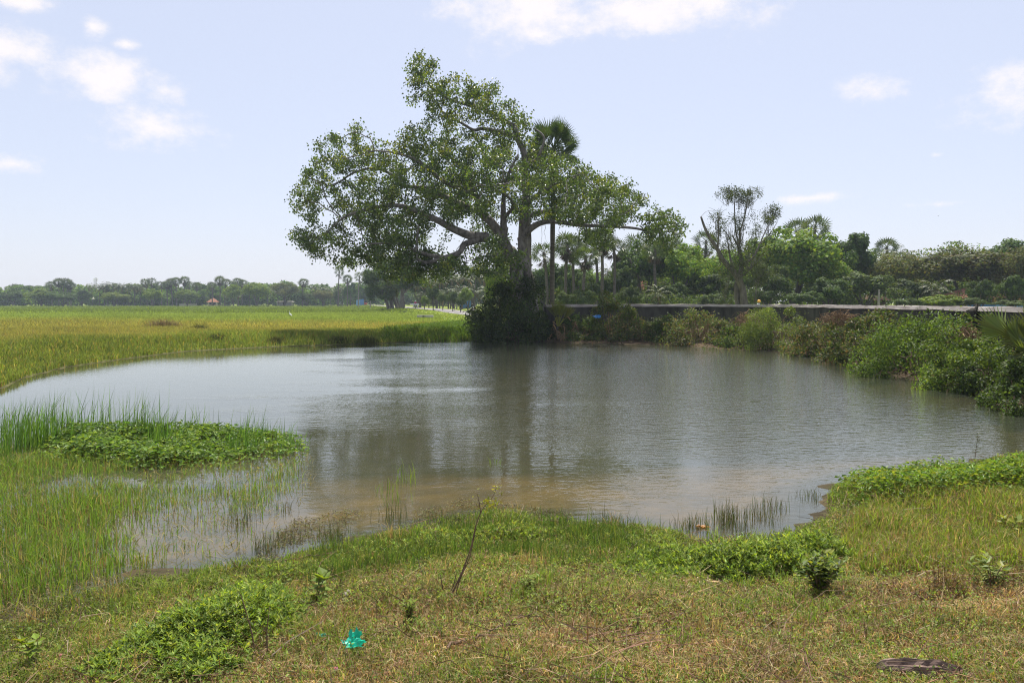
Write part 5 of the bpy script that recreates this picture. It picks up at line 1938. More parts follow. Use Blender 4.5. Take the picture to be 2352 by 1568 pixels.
motorcycle(p, 1.2, 'motorcycle mostly hidden behind the left edge of the fig shrub', (0.08, 0.08, 0.1))
rider(p, 1.2, 'bareheaded person in white shirt passing just left of the fig shrub', (0.72, 0.74, 0.76), (0.05, 0.05, 0.06), (0, 0, 0), hair=True)
p = onland(1742, 77.5)
p[2] = at(1742, 687, 77.5)[2] - 1.72
motorcycle(p, 1.55, 'motorcycle on the road hidden behind the wall near the half bare tree', (0.35, 0.04, 0.03))
rider(p, 1.55, 'person in yellow helmet and pale shirt riding past behind the wall', (0.62, 0.68, 0.62), (0.05, 0.05, 0.06), (0.80, 0.42, 0.03))

p = onland(840, 312) + np.array([0, 0, 0.1])
r = thing('three_wheeler', 'red three wheeled taxi parked by the light blue fence', 'three wheeler', p, 0.2)
RED = plain('red_paint', (0.38, 0.03, 0.03), 0.35, 0.5, 0, 0.05)
g = Geo()
prof = [(-1.25, 0.35), (-1.3, 0.75), (-1.05, 1.05), (-0.15, 1.0), (0.1, 0.95), (1.15, 1.0), (1.25, 0.6), (1.2, 0.3)]
V = np.array([(s * 0.62 * (0.55 if y < -1 else 1), y, z) for s in (-1, 1) for y, z in prof])
k = len(prof)
g.add(V, None, [[q, q + 1, k + q + 1, k + q] for q in range(k - 1)] + [[k - 1, 0, k, 2 * k - 1]] + [[0, 1, 2, 7], [7, 2, 3, 4], [7, 4, 5, 6]] + [[k, 2 * k - 1, k + 2, k + 1], [2 * k - 1, k + 4, k + 3, k + 2], [2 * k - 1, k + 6, k + 5, k + 4]])
g.build('body', RED, r)
g = Geo()
tube(g, catmull([(0, -0.95, 1.62), (0, -0.6, 1.72), (0, 0.4, 1.74), (0, 1.15, 1.62)], 4), [0.55] * 13, 8)
for v_ in g.V:
    v_[:, 2] = 1.68 + (v_[:, 2] - 1.68) * 0.16
g.build('canopy', M['dark_metal'], r, True)
for s in (-1, 1):
    for y in (-0.9, 0.1, 1.1):
        g = Geo()
        tube(g, [(s * 0.55, y, 0.95), (s * 0.52, y * 0.97, 1.66)], 0.03, 6)
        g.build('post', RED, r)
g = Geo()
box(g, (0, -0.98, 1.32), (0.95, 0.03, 0.5))
g.build('windscreen', M['dark_opening'], r)
for x, y in ((0, -1.05), (-0.55, 0.85), (0.55, 0.85)):
    g = Geo()
    lathe(g, [(0.05, -0.07), (0.2, -0.07), (0.23, -0.04), (0.23, 0.04), (0.2, 0.07), (0.05, 0.07)], sides=18, M3=[[0, 0, 1], [0, 1, 0], [-1, 0, 0]], off=(x, y, 0.23))
    g.build('wheel', M['dark_metal'], r, True)
for s in (-1, 1):
    g = Geo()
    ellip(g, (s * 0.25, -1.27, 0.8), (0.07, 0.04, 0.07))
    g.build('headlight', M['white_feather'], r, True)


# ------------------------------------------------------------------ grass, rice, reeds and weeds
def sample(poly, n, dens=None):
    """n points over a ground polygon, thinned by an optional density function"""
    lo, hi = poly.min(0), poly.max(0)
    out = []
    tot = 0
    while tot < n:
        p_ = rng.uniform(lo, hi, (max(4000, n * 2), 2))
        ok = inpoly(p_[:, 0], p_[:, 1], poly)
        p_ = p_[ok]
        if dens is not None:
            p_ = p_[rng.uniform(size=len(p_)) < dens(p_[:, 0], p_[:, 1])]
        if not len(p_):
            break
        out.append(p_)
        tot += len(p_)
    p_ = np.concatenate(out)[:n]
    return np.column_stack([p_, np.maximum(terr(p_[:, 0], p_[:, 1]), -0.25)])


def view_ok(x, y, m_=1.0):
    return np.abs(x) < y * 0.64 + m_


# rice
g = Geo()
for (y0, y1, n_, hgt, wd) in ((22, 62, 90000, 0.48, 0.030), (62, 130, 90000, 0.52, 0.055), (130, 345, 60000, 0.55, 0.16)):
    box_ = np.array([(-0.66 * y1 - 2, y0), (12, y0), (12, y1), (-0.66 * y1 - 2, y1)])
    P = sample(box_, n_, lambda x, y: (inpoly(x, y, FIELD) & view_ok(x, y, 3) & (~inpoly(x, y, POND))) * (y0 / y) ** 0.8)
    k = len(P)
    c = field_col(P[:, 0], P[:, 1]) * np.clip(1 + 0.22 * rng.standard_normal((k, 1)), 0.4, 1.8)
    ear = (rng.uniform(size=k) < 0.11 * (P[:, 1] < 85))
    c[ear] = pal(int(ear.sum()), [(0.36, 0.26, 0.07), (0.30, 0.24, 0.08)], jit=0.15)
    sh = np.clip(0.55 + dpoly(P[:, 0], P[:, 1], POND) / 8.0, 0.55, 1)
    hh2 = hgt * rng.uniform(0.75, 1.2, k) * sh * (1 - 0.5 * sstep((P[:, 0] + 22) / 10) * sstep((P[:, 1] - 52) / 12)) * (0.75 + 0.5 * vnoise(P[:, 0], P[:, 1], 3, 14))
    blades(g, P, hh2, wd * rng.uniform(0.7, 1.3, k), rng.uniform(0.1, 0.5, k), None, c)
o = g.build('paddy', M['grass'])
tag(o, 'ripening paddy crop filling the field on the left', 'crop', None, 'stuff')

# grass on the far bank, pasture and beyond the wall
g = Geo()
b_ = np.array([(-14, 52), (3, 54), (3, 62), (6, 75), (0, 130), (-30, 200), (-45, 260), (-50, 260), (-30, 150), (-10, 75)])
P = sample(b_, 26000, lambda x, y: ((dpoly(x, y, POND) > 0.1) & (~inpoly(x, y, POND)) & (dpoly(x, y, ROADC, False) > 2.3)) * np.minimum(1, 55 / y))
k = len(P)
blades(g, P, rng.uniform(0.12, 0.42, k) * np.where(P[:, 1] < 62, 0.8, 0.4), 0.05 * P[:, 1] / 60, rng.uniform(0.2, 0.8, k), None, pal(k, [(0.18, 0.26, 0.03), (0.14, 0.21, 0.026), (0.24, 0.27, 0.045)]))
b_ = np.array([(18.5, 18), (60, 18), (110, 80), (110, 98), (20, 90), (-5, 118), (-5, 105), (10, 75), (18.6, 60)])
P = sample(b_, 52000, lambda x, y: (dpoly(x, y, ROADC, False) > 2.3) * np.minimum(1, 40 / y))
k = len(P)
blades(g, P, rng.uniform(0.15, 0.5, k) * np.where(dpoly(P[:, 0], P[:, 1], BEHIND) < 2, 0.5, 1), 0.03 * P[:, 1] / 40, rng.uniform(0.2, 0.8, k), None, pal(k, [(0.23, 0.25, 0.045), (0.17, 0.21, 0.038), (0.3, 0.26, 0.09)]))
b_ = w2([(900, 784), (1000, 779), (1110, 774), (1110, 783), (960, 790)])
P = sample(w2([(880, 786), (1110, 781), (1110, 755), (1060, 752), (880, 772)]), 9000)
k = len(P)
blades(g, P, rng.uniform(0.2, 0.75, k), 0.04, rng.uniform(0.2, 0.8, k), None, pal(k, [(0.10, 0.165, 0.018), (0.075, 0.125, 0.016)]))
o = g.build('pasture_grass', M['grass'])
tag(o, 'bright grass along the road and beyond the wall', 'grass', None, 'stuff')

# dark tussocks and the dry reddish clump on the left shore
for q, (X, Y, wx, hg, lab, cols, dr) in enumerate(((365, 768, 52, 1.25, 'large dry purplish brown grass clump on the left shore', [(0.15, 0.10, 0.075), (0.19, 0.14, 0.09), (0.10, 0.085, 0.04)], 0),
                                                   (448, 771, 22, 0.8, 'dark reedy clump right of the dry purplish clump', [(0.06, 0.07, 0.022), (0.09, 0.08, 0.03)], 0), (490, 790, 22, 0.55, 'small dark hollow tussock on the left shore waterline', [(0.035, 0.04, 0.016), (0.06, 0.065, 0.02)], 0),
                                                   (770, 785, 26, 0.65, 'dark tussock overhanging the water, left one of the middle shore', [(0.04, 0.05, 0.015), (0.08, 0.085, 0.022)], 0), (835, 784, 30, 0.6, 'dark tussock overhanging the water, right one of the middle shore', [(0.045, 0.055, 0.015), (0.08, 0.085, 0.022)], 0),
                                                   (625, 788, 24, 0.5, 'brownish grass tussock between the left and middle shore tussocks', [(0.10, 0.085, 0.03), (0.07, 0.07, 0.022)], 0))):
    c = gnd(X, Y, 0.15)
    c[1] += 0.8
    c[2] = tz(c[0], c[1])
    k = 900 if q == 0 else 520
    w = wx * S / F * c[1]
    P = np.column_stack([rng.normal(0, w * 0.5, k), rng.normal(0, 0.5, k), np.zeros(k)])
    g = Geo()
    blades(g, P, hg * rng.uniform(0.5, 1.1, k) * np.exp(-(P[:, 0] / w) ** 2 * 0.6), 0.022, rng.uniform(0.15, 0.9, k), None, pal(k, cols))
    o = g.build('grass_clump', M['grass'])
    o.location = tuple(c)
    tag(o, lab, 'grass clump')

# foreground turf
NEARB = np.array([(-10, 1.2), (12.5, 1.2), (19, 13.5), (13.3, 14.8)] + [tuple(q) for q in POND[22:]][:24] + [(-7, 6.0)])
land_ok = lambda x, y: (~inpoly(x, y, POND)) & view_ok(x, y, 3.6) & (y > 2.2)
g = Geo()
P = sample(NEARB, 400000, lambda x, y: land_ok(x, y) * np.minimum(1, (3.4 / y) ** 1.15))
k = len(P)
x, y = P[:, 0], P[:, 1]
dry = vnoise(x, y, 1.1, 21) * 0.5 + vnoise(x, y, 0.35, 22) * 0.35 + vnoise(x, y, 2.6, 23) * 0.45 + 0.05
sh = dpoly(x, y, POND)
dry = np.clip(dry * sstep(sh / 3.5 + 0.15), 0, 1)
isd = rng.uniform(size=k) < dry
c = pal(k, [(0.17, 0.23, 0.036), (0.13, 0.18, 0.03), (0.22, 0.26, 0.045), (0.09, 0.13, 0.026)], jit=0.22)
c[isd] = pal(int(isd.sum()), [(0.42, 0.28, 0.15), (0.29, 0.18, 0.10), (0.16, 0.095, 0.055), (0.56, 0.43, 0.27)], [3, 3, 2.4, 1.4], jit=0.2)
c = c * (0.58 + 0.84 * (vnoise(x, y, 0.22, 25) * 0.5 + vnoise(x, y, 0.75, 26) * 0.5))[:, None]
hg = rng.uniform(0.03, 0.115, k) * (0.5 + 1.3 * vnoise(x, y, 0.45, 24) ** 1.3) * np.where(isd, 0.9, 1.0)
blades(g, P, hg, rng.uniform(0.0035, 0.0075, k) * np.maximum(1, y / 6.5), rng.uniform(0.35, 1.5, k), None, c)
o = g.build('turf', M['grass'])
tag(o, 'short green and straw coloured turf on the near bank', 'grass', None, 'stuff')
# small creeping leaves and straw litter in the turf
g = Geo()
P = sample(NEARB, 62000, lambda x, y: land_ok(x, y) * np.minimum(1, (3.4 / y)) * np.clip(vnoise(x, y, 0.7, 31) * 1.6 - 0.25, 0.08, 1))
k = len(P)
P[:, 2] += rng.uniform(0.01, 0.07, k)
leaves(g, P, norm(rdir(k) * [1, 1, 0.45] + [0, 0, 0.15]), norm(rdir(k) * 0.5 + [0, 0, 1]), rng.uniform(0.014, 0.034, k) * np.maximum(1, P[:, 1] / 7), rng.uniform(0.008, 0.018, k) * np.maximum(1, P[:, 1] / 7), pal(k, [(0.14, 0.21, 0.026), (0.19, 0.25, 0.036), (0.09, 0.15, 0.022), (0.23, 0.25, 0.04)]), 0.15)
o = g.build('creeping_herb', M['bush_leaf'])
tag(o, 'small leaved creeping herbs mixed in the turf', 'ground cover', None, 'stuff')
g = Geo()
P = sample(NEARB, 2600, lambda x, y: land_ok(x, y) * np.minimum(1, 3.4 / y) * np.clip(vnoise(x, y, 1.0, 33) * 1.8 - 0.35 + 0.35 * (x > 1), 0.04, 1))
for q in range(len(P)):
    a = rng.uniform(0, 6.28)
    L = rng.uniform(0.08, 0.42)
    d = np.array([math.cos(a), math.sin(a), rng.uniform(-0.05, 0.55) ** 1])
    b0 = P[q] + [0, 0, rng.uniform(0.01, 0.05)]
    P_ = np.array([b0, b0 + d * L * 0.5 + 0.03 * rng.standard_normal(3), b0 + d * L * [1, 1, 0.7] + 0.05 * rng.standard_normal(3)])
    P_[:, 2] = np.maximum(P_[:, 2], b0[2])
    tube(g, P_, [0.0034, 0.0028, 0.0015], 3, pal(1, [(0.22, 0.14, 0.08), (0.30, 0.22, 0.14), (0.12, 0.075, 0.05), (0.15, 0.08, 0.05)])[0], False)
o = g.build('straw_litter', surf_mat('straw', (0.8, 0.8, 0.8), (1.2, 1.2, 1.2), 30, 0.9, 0, vcol=True))
tag(o, 'dry stalks and bits of straw scattered over the near bank', 'litter', None, 'stuff')

# taller tufts breaking up the turf
g = Geo()
cl = sample(NEARB, 420, lambda x, y: land_ok(x, y) * np.clip(0.25 + 0.75 * (1 - dpoly(x, y, POND) / 3.5), 0.2, 1))
for q in range(len(cl)):
    k = int(rng.uniform(18, 60))
    P = cl[q] + np.column_stack([rng.normal(0, 0.06, k), rng.normal(0, 0.06, k), np.zeros(k)])
    sg = rng.uniform(0.6, 1.2) * (1.0 if cl[q][1] > 5 else 0.6)
    cols = [(0.15, 0.23, 0.034), (0.20, 0.27, 0.045), (0.11, 0.17, 0.028)] if rng.uniform() < 0.75 else [(0.36, 0.27, 0.13), (0.24, 0.17, 0.08)]
    blades(g, P, rng.uniform(0.07, 0.24, k) * sg, 0.0058, rng.uniform(0.15, 0.9, k), None, pal(k, cols))
o = g.build('grass_tufts', M['grass'])
tag(o, 'taller fresh green and straw tufts dotted over the near bank', 'grass', None, 'stuff')

# rushes on the near shoreline
g = Geo()
shore_band = w2([(720, 1268), (900, 1232), (1040, 1206), (1200, 1195), (1400, 1206), (1480, 1230), (1470, 1320), (1200, 1290), (900, 1310), (740, 1330)], 0.1)
cl = sample(shore_band, 120)
for q in range(len(cl)):
    k = int(rng.uniform(25, 130))
    P = cl[q] + np.column_stack([rng.normal(0, 0.13, k), rng.normal(0, 0.10, k), np.zeros(k)])
    blades(g, P, rng.uniform(0.06, 0.27, k) * rng.uniform(0.4, 1.25), 0.0055, rng.uniform(0.05, 0.55, k), None, pal(k, [(0.07, 0.125, 0.025), (0.09, 0.15, 0.028), (0.05, 0.095, 0.02), (0.15, 0.17, 0.04)]))
# thin dark rushes standing in the shallows
for (X, Y, k, hgt) in ((610, 1262, 90, 0.28), (660, 1240, 50, 0.2), (770, 1240, 120, 0.24), (1395, 1210, 110, 0.28), (1455, 1220, 70, 0.2), (1585, 1215, 90, 0.24), (1600, 1205, 60, 0.22), (1665, 1200, 110, 0.32), (1690, 1190, 70, 0.3), (1750, 1190, 90, 0.24), (1775, 1165, 70, 0.24),
                       (1860, 1140, 60, 0.22), (1010, 1200, 90, 0.24), (900, 1195, 60, 0.3), (940, 1105, 22, 0.42), (880, 1130, 14, 0.3), (905, 1150, 12, 0.22), (1140, 1065, 10, 0.16), (640, 1170, 40, 0.25), (560, 1200, 60, 0.28), (1700, 1215, 60, 0.2)):
    c = gnd(X, Y, 0.0)
    P = c + np.column_stack([rng.normal(0, 0.10, k), rng.normal(0, 0.14, k), np.full(k, -0.05)])
    col = [(0.055, 0.08, 0.02), (0.04, 0.05, 0.02), (0.09, 0.075, 0.035)] if k > 30 else [(0.10, 0.16, 0.02), (0.13, 0.18, 0.03)]
    blades(g, P, hgt * rng.uniform(0.5, 1.15, k), 0.0055 if k > 30 else 0.009, rng.uniform(0.02, 0.4, k), None, pal(k, col))
o = g.build('rushes', M['grass'])
tag(o, 'dark green rushes along the near waterline and in the shallows', 'rushes', None, 'stuff')

# floating scum and wet debris in the near shallows
g = Geo()
P = sample(w2([(700, 1165), (980, 1135), (1330, 1180), (1450, 1215), (1000, 1215), (760, 1275), (560, 1310), (640, 1230)], 0.0), 5200, lambda x, y: np.clip((vnoise(x, y, 0.5, 91) - 0.45) * 4, 0, 1) * inpoly(x, y, POND))
P[:, 2] = 0.008 + 0.01 * rng.uniform(size=len(P))
k = len(P)
leaves(g, P, rdir(k) * [1, 1, 0.25], norm(0.4 * rdir(k) + [0, 0, 1]), rng.uniform(0.02, 0.06, k), rng.uniform(0.006, 0.016, k), pal(k, [(0.09, 0.07, 0.035), (0.05, 0.042, 0.024), (0.15, 0.13, 0.06), (0.12, 0.14, 0.04)]), 0.2)
o = g.build('floating_scum', M['bush_leaf'])
tag(o, 'dark floating plant scum in the shallows of the near shore', 'scum', None, 'stuff')

# tall reeds and water grass on the left
g = Geo()
reed = w2([(-260, 1000), (0, 985), (200, 990), (360, 1000), (360, 1030), (150, 1050), (-260, 1060)])
cl = np.vstack([sample(reed, 46), sample(w2([(360, 995), (600, 1000), (600, 1040), (360, 1040)]), 9), sample(w2([(600, 1000), (700, 1005), (700, 1050), (600, 1050)]), 5)])
for q in range(len(cl)):
    k = int(rng.uniform(22, 60))
    P = cl[q] * [1, 1, 0] + np.column_stack([rng.normal(0, 0.16, k), rng.normal(0, 0.16, k), np.full(k, -0.05)])
    hmax = 1.0 if q < 46 else (0.85 if q < 55 else 0.5)
    blades(g, P, hmax * rng.uniform(0.35, 1.12, k) * rng.uniform(0.75, 1.1), rng.uniform(0.008, 0.014, k), rng.uniform(0.02, 0.42, k) ** 1.1, rng.normal(0.1, 1.1, k), pal(k, [(0.085, 0.17, 0.032), (0.12, 0.205, 0.035), (0.06, 0.125, 0.028)]))
o = g.build('tall_reeds', M['grass'])
tag(o, 'tall green reeds standing in the pond on the left', 'reeds', None, 'stuff')
g = Geo()
wg = w2([(-400, 1030), (60, 1020), (330, 1050), (560, 1068), (720, 1040), (720, 1120), (640, 1200), (680, 1250), (420, 1300), (260, 1350), (60, 1420), (-420, 1480)])
P = sample(wg, 33000, lambda x, y: np.clip(1.15 * sstep((vnoise(x, y, 1.1, 41) * 0.55 + vnoise(x, y, 0.38, 42) * 0.45 - 0.42 - 0.05 * np.maximum(x + 5.0, 0) + 0.20 * sstep((-0.40 - x / y) / 0.16)) / 0.14 + 0.5), 0.13, 1) * sstep(dpoly(x, y, wg) / 0.7))
P[:, 2] = np.maximum(P[:, 2], -0.08)
k = len(P)
c = pal(k, [(0.135, 0.225, 0.034), (0.18, 0.255, 0.045), (0.10, 0.165, 0.028), (0.28, 0.25, 0.09), (0.2, 0.15, 0.07)], [3, 2.5, 3, 1.2, 1.3])
blades(g, P, rng.uniform(0.10, 0.36, k) * (0.5 + 0.8 * vnoise(P[:, 0], P[:, 1], 0.9, 43)), rng.uniform(0.006, 0.011, k), rng.uniform(0.05, 0.75, k) ** 1.2, None, c)
k = 5200                                                   # trodden flat stems at the waterline
P = sample(wg, k, lambda x, y: np.clip(0.2 + (7.8 - y) * 0.6, 0.08, 1))
P[:, 2] = np.maximum(P[:, 2], 0) + 0.01
blades(g, P, rng.uniform(0.03, 0.10, k), 0.009, rng.uniform(1.5, 5.0, k), None, pal(k, [(0.20, 0.16, 0.06), (0.14, 0.12, 0.04), (0.11, 0.13, 0.03), (0.24, 0.19, 0.09)]), 0.3)
o = g.build('water_grass', M['grass'])
tag(o, 'yellow green water grass growing through the shallows on the left', 'water grass', None, 'stuff')


def spinach(name, poly, n, label, cols, hg=(0.05, 0.3), L=0.11, dens=None, edge=None):
    P = sample(poly, n, lambda x, y: (1 if dens is None else dens(x, y)) * np.clip(sstep(dpoly(x, y, poly) / 0.9) + 0.06, 0, 1) * np.clip(vnoise(x, y, 0.6, 52) * 1.8 - 0.1, 0.15, 1))
    P[:, 2] = np.maximum(P[:, 2], 0.0)
    k = len(P)
    hh3 = rng.uniform(hg[0], hg[1], k) * (0.25 + 1.1 * vnoise(P[:, 0], P[:, 1], 0.8, 51)) * (0.25 + 0.75 * sstep(dpoly(P[:, 0], P[:, 1], poly) / 0.6))
    tp = P + np.column_stack([rng.normal(0, 0.05, k), rng.normal(0, 0.05, k), hh3])
    g = Geo()
    a = rng.uniform(0, 6.28, k)
    D = np.stack([np.cos(a), np.sin(a), rng.uniform(-0.35, 0.55, k)], -1)
    leaves(g, tp, D, norm(np.array([0, 0, 1.0]) + 0.9 * rdir(k)), L * rng.uniform(0.5, 1.15, k), L * 0.42 * rng.uniform(0.6, 1.2, k), pal(k, cols, jit=0.2), 0.3, 0.3)
    ks = k // 2
    blades(g, P[:ks], hh3[:ks] * 0.98, 0.007, 0.05, None, pal(ks, [(0.08, 0.11, 0.025), (0.11, 0.08, 0.03)]))
    o = g.build(name, M['bush_leaf'])
    tag(o, label, 'water plant', None, 'stuff')


WSP = [(0.10, 0.18, 0.036), (0.145, 0.235, 0.046), (0.19, 0.28, 0.065), (0.07, 0.125, 0.026)]
spinach('water_spinach', w2([(60, 1010), (300, 998), (500, 992), (620, 1000), (690, 1010), (715, 1045), (640, 1058), (500, 1075), (330, 1085), (100, 1060)]), 15000, 'low leafy water spinach mat in front of the left reeds', WSP, (0.03, 0.32), 0.11,
        lambda x, y: np.clip(0.05 + sstep((-1.9 - x) / 2.6), 0, 1))
RS = w2([(1905, 1130), (1920, 1095), (2020, 1068), (2150, 1065), (2352, 1048), (2780, 1030), (2780, 1150), (2250, 1170), (2050, 1180), (1960, 1170)], 0.05)
spinach('water_weed', RS, 24000, 'broad leaved water weed patch at the right edge of the pond', [(0.12, 0.21, 0.028), (0.155, 0.245, 0.034), (0.08, 0.15, 0.024), (0.22, 0.27, 0.04)], (0.05, 0.36), 0.085, lambda x, y: np.where(inpoly(x, y, POND), 0.4, 1.0))
g = Geo()
P = sample(w2([(2000, 1130), (2150, 1105), (2352, 1080), (2900, 1060), (2900, 1300), (2200, 1290), (1980, 1290), (1930, 1220)], 0.25), 42000, lambda x, y: np.where(inpoly(x, y, POND), 0.1, 1.0))
k = len(P)
dk = np.clip(vnoise(P[:, 0], P[:, 1], 1.4, 61) * 1.3 - 0.1 + 0.45 * (P[:, 1] < 10.0), 0, 0.85)
isd = rng.uniform(size=k) < dk * 0.42
c = pal(k, [(0.18, 0.24, 0.032), (0.22, 0.27, 0.04), (0.13, 0.18, 0.028)])
c[isd] = pal(int(isd.sum()), [(0.30, 0.21, 0.10), (0.22, 0.14, 0.08), (0.38, 0.28, 0.14)])
blades(g, P, rng.uniform(0.08, 0.30, k) * (0.55 + 0.7 * vnoise(P[:, 0], P[:, 1], 0.8, 62)), rng.uniform(0.006, 0.011, k), rng.uniform(0.1, 0.9, k), None, c)
o = g.build('bank_grass', M['grass'])
tag(o, 'longer green and brown grass on the right part of the near bank', 'grass', None, 'stuff')


def herbs(name, poly, n, label, cols, hg=(0.15, 0.4), L=0.075, W=0.02, nl=16, dens=None, zmin=0.0):
    P = sample(poly, n, lambda x, y: np.clip(sstep(dpoly(x, y, poly) / 0.9 + 0.9 * (vnoise(x, y, 0.4, 73) - 0.55)), 0.03, 1) * np.clip(vnoise(x, y, 0.5, 72) * 1.7 - 0.05, 0.1, 1))
    P[:, 2] = np.maximum(P[:, 2], zmin - 0.02)
    k = len(P)
    H = rng.uniform(hg[0], hg[1], k) * (0.3 + 1.0 * vnoise(P[:, 0], P[:, 1], 0.5, 71)) * (0.25 + 0.75 * sstep(dpoly(P[:, 0], P[:, 1], poly) / 0.7))
    ln = rng.normal(0, 0.22, (k, 2))
    g = Geo()
    blades(g, P, H, 0.007, np.linalg.norm(ln, axis=1), np.arctan2(ln[:, 1], ln[:, 0]), pal(k, [(0.10, 0.10, 0.03), (0.14, 0.08, 0.04)]))
    t = rng.uniform(0.18, 1.03, (k, nl))
    base = P[:, None, :] + np.stack([ln[:, :1] * H[:, None] * t ** 1.6, ln[:, 1:] * H[:, None] * t ** 1.6, H[:, None] * t * (1 - 0.2 * np.linalg.norm(ln, axis=1)[:, None])], -1)
    base = base.reshape(-1, 3)
    m_ = len(base)
    a = rng.uniform(0, 6.28, m_)
    up = (t.ravel() - 0.35) * 1.3 + rng.normal(0, 0.3, m_)
    D = np.stack([np.cos(a), np.sin(a), up], -1)
    tn = np.repeat(rng.uniform(0.8, 1.25, k), nl)[:, None]
    leaves(g, base, D, norm(np.array([0, 0, 1.0]) + 0.4 * rdir(m_)), L * rng.uniform(0.6, 1.25, m_), W * rng.uniform(0.7, 1.3, m_), pal(m_, cols, jit=0.15) * tn, 0.2, 0.4)
    o = g.build(name, M['bush_leaf'])
    tag(o, label, 'weeds', None, 'stuff')


HB = [(0.20, 0.29, 0.045), (0.15, 0.23, 0.036), (0.28, 0.35, 0.065), (0.10, 0.155, 0.028)]
wz = lambda pts, z: np.array([gnd(x, y, z)[:2] for x, y in pts])
herbs('leafy_weeds', wz([(360, 1370), (440, 1325), (560, 1300), (700, 1300), (760, 1360), (720, 1420), (600, 1500), (450, 1545), (260, 1530), (170, 1500), (200, 1410), (290, 1380)], 0.3), 1900, 'patch of leafy green weeds at the left waterline', HB, (0.10, 0.36), 0.052, 0.015, 22)
herbs('bank_weeds', wz([(1380, 1280), (1450, 1240), (1620, 1250), (1720, 1240), (1850, 1222), (1980, 1210), (2030, 1290), (1930, 1350), (1700, 1355), (1500, 1345), (1390, 1320)], 0.15), 2100, 'band of leafy green weeds along the right waterline', HB, (0.08, 0.32), 0.056, 0.016, 20)
herbs('scattered_weeds', wz([(-20, 1568), (120, 1380), (420, 1300), (760, 1255), (1000, 1215), (1400, 1215), (1620, 1250), (1900, 1210), (2352, 1180), (2400, 1568)], 0.3), 2600, 'small mixed weeds scattered through the turf of the near bank', HB + [(0.24, 0.25, 0.06), (0.2, 0.13, 0.07)], (0.03, 0.14), 0.034, 0.011, 11)
herbs('dry_stems', wz([(-20, 1568), (120, 1400), (420, 1330), (760, 1285), (1400, 1260), (1900, 1260), (2352, 1230), (2400, 1568)], 0.4), 420, 'thin reddish dry stems standing in the turf of the near bank', [(0.17, 0.09, 0.05), (0.12, 0.07, 0.045), (0.2, 0.16, 0.06)], (0.06, 0.26), 0.018, 0.005, 12)
herbs('waterline_weeds', wz([(420, 1330), (760, 1262), (1000, 1215), (1200, 1205), (1400, 1218), (1640, 1255), (1900, 1212), (1960, 1250), (1640, 1300), (1200, 1262), (760, 1310), (420, 1370)], 0.1), 1500, 'loose green weeds fringing the near waterline', HB + [(0.24, 0.25, 0.06)], (0.06, 0.34), 0.05, 0.011, 16)
herbs('shore_weeds', wz([(1610, 1262), (1640, 1262), (1660, 1270), (1620, 1280)], 0.12), 14, 'taller dark leafy weed stems at the right waterline', DKG + HB[:2], (0.42, 0.6), 0.085, 0.022, 34)
herbs('dry_weeds', wz([(1960, 1270), (2100, 1240), (2250, 1250), (2352, 1240), (2352, 1300), (2150, 1320), (1960, 1330)], 0.5), 170, 'reddish dry weeds on the right of the near bank', [(0.16, 0.085, 0.045), (0.12, 0.07, 0.04), (0.14, 0.14, 0.03)], (0.15, 0.42), 0.03, 0.008, 22)


# ---- single plants on the near bank
def ground_at(X, Y):
    z = 0.6
    for _ in range(8):
        p_ = gnd(X, Y, z)
        z = tz(p_[0], p_[1])
    return np.array([p_[0], p_[1], z])


def leafy_plant(name, X, Y, h, label, nst=5, nl=9, L=0.07, W=0.045, cols=((0.20, 0.26, 0.03), (0.15, 0.21, 0.025)), spread=0.5, cat='plant', droop=0.1):
    p_ = ground_at(X, Y)
    r = thing(name, label, cat, p_)
    gs, gl__ = Geo(), Geo()
    for q in range(nst):
        a = rng.uniform(0, 6.28)
        tipx = np.array([math.cos(a), math.sin(a), 0]) * h * spread * rng.uniform(0.2, 1) + [0, 0, h * rng.uniform(0.7, 1.05)]
        P_ = catmull([np.array([0, 0, -0.02]), tipx * 0.5 + [0, 0, 0.08 * h], tipx], 4)
        tube(gs, P_, np.linspace(0.005, 0.002, len(P_)), 4)
        t = np.linspace(0.3, 1.0, nl)
        B = np.array([P_[int(round(v * (len(P_) - 1)))] for v in t]) + 0.01 * rng.standard_normal((nl, 3))
        aa = np.arange(nl) * 2.4 + rng.uniform(0, 6)
        D = np.stack([np.cos(aa), np.sin(aa), np.linspace(-0.1, 0.7, nl) - droop], -1)
        leaves(gl__, B, D, norm(np.array([0, 0, 1.0]) + 0.3 * rdir(nl)), L * rng.uniform(0.7, 1.2, nl), W * rng.uniform(0.8, 1.2, nl), pal(nl, cols, jit=0.12), 0.15, 0.42)
    gs.build('stem', M['twig'], r)
    gl__.build('foliage', M['bush_leaf'], r)
    return r


leafy_plant('broadleaf_seedling', 724, 1385, 0.26, 'broad leaved light green seedling beside the left weed patch', 3, 6, 0.10, 0.085, spread=0.35)
leafy_plant('bushy_seedling', 940, 1428, 0.17, 'bushy yellow green plant in the middle of the near bank', 12, 12, 0.05, 0.016, spread=0.45)
leafy_plant('drooping_seedling', 1222, 1362, 0.17, 'pale green drooping leaved plant right of the leaning sapling', 7, 10, 0.065, 0.022, spread=0.6, droop=0.5)
leafy_plant('small_seedling', 1283, 1385, 0.09, 'tiny bright green plant right of the drooping one', 5, 7, 0.04, 0.015, spread=0.7)
leafy_plant('thin_seedling', 1466, 1450, 0.17, 'single thin upright green plant on the near bank', 2, 12, 0.05, 0.02, spread=0.15)
leafy_plant('spindly_seedling', 1632, 1445, 0.10, 'small spindly green plant right of the thin upright one', 4, 8, 0.045, 0.014, spread=0.5)
leafy_plant('dark_bush', 1882, 1368, 0.30, 'dark shaded little bush with bright top leaves on the right of the near bank', 26, 14, 0.075, 0.04, ((0.05, 0.085, 0.015), (0.11, 0.16, 0.02), (0.18, 0.22, 0.03)), spread=0.75)
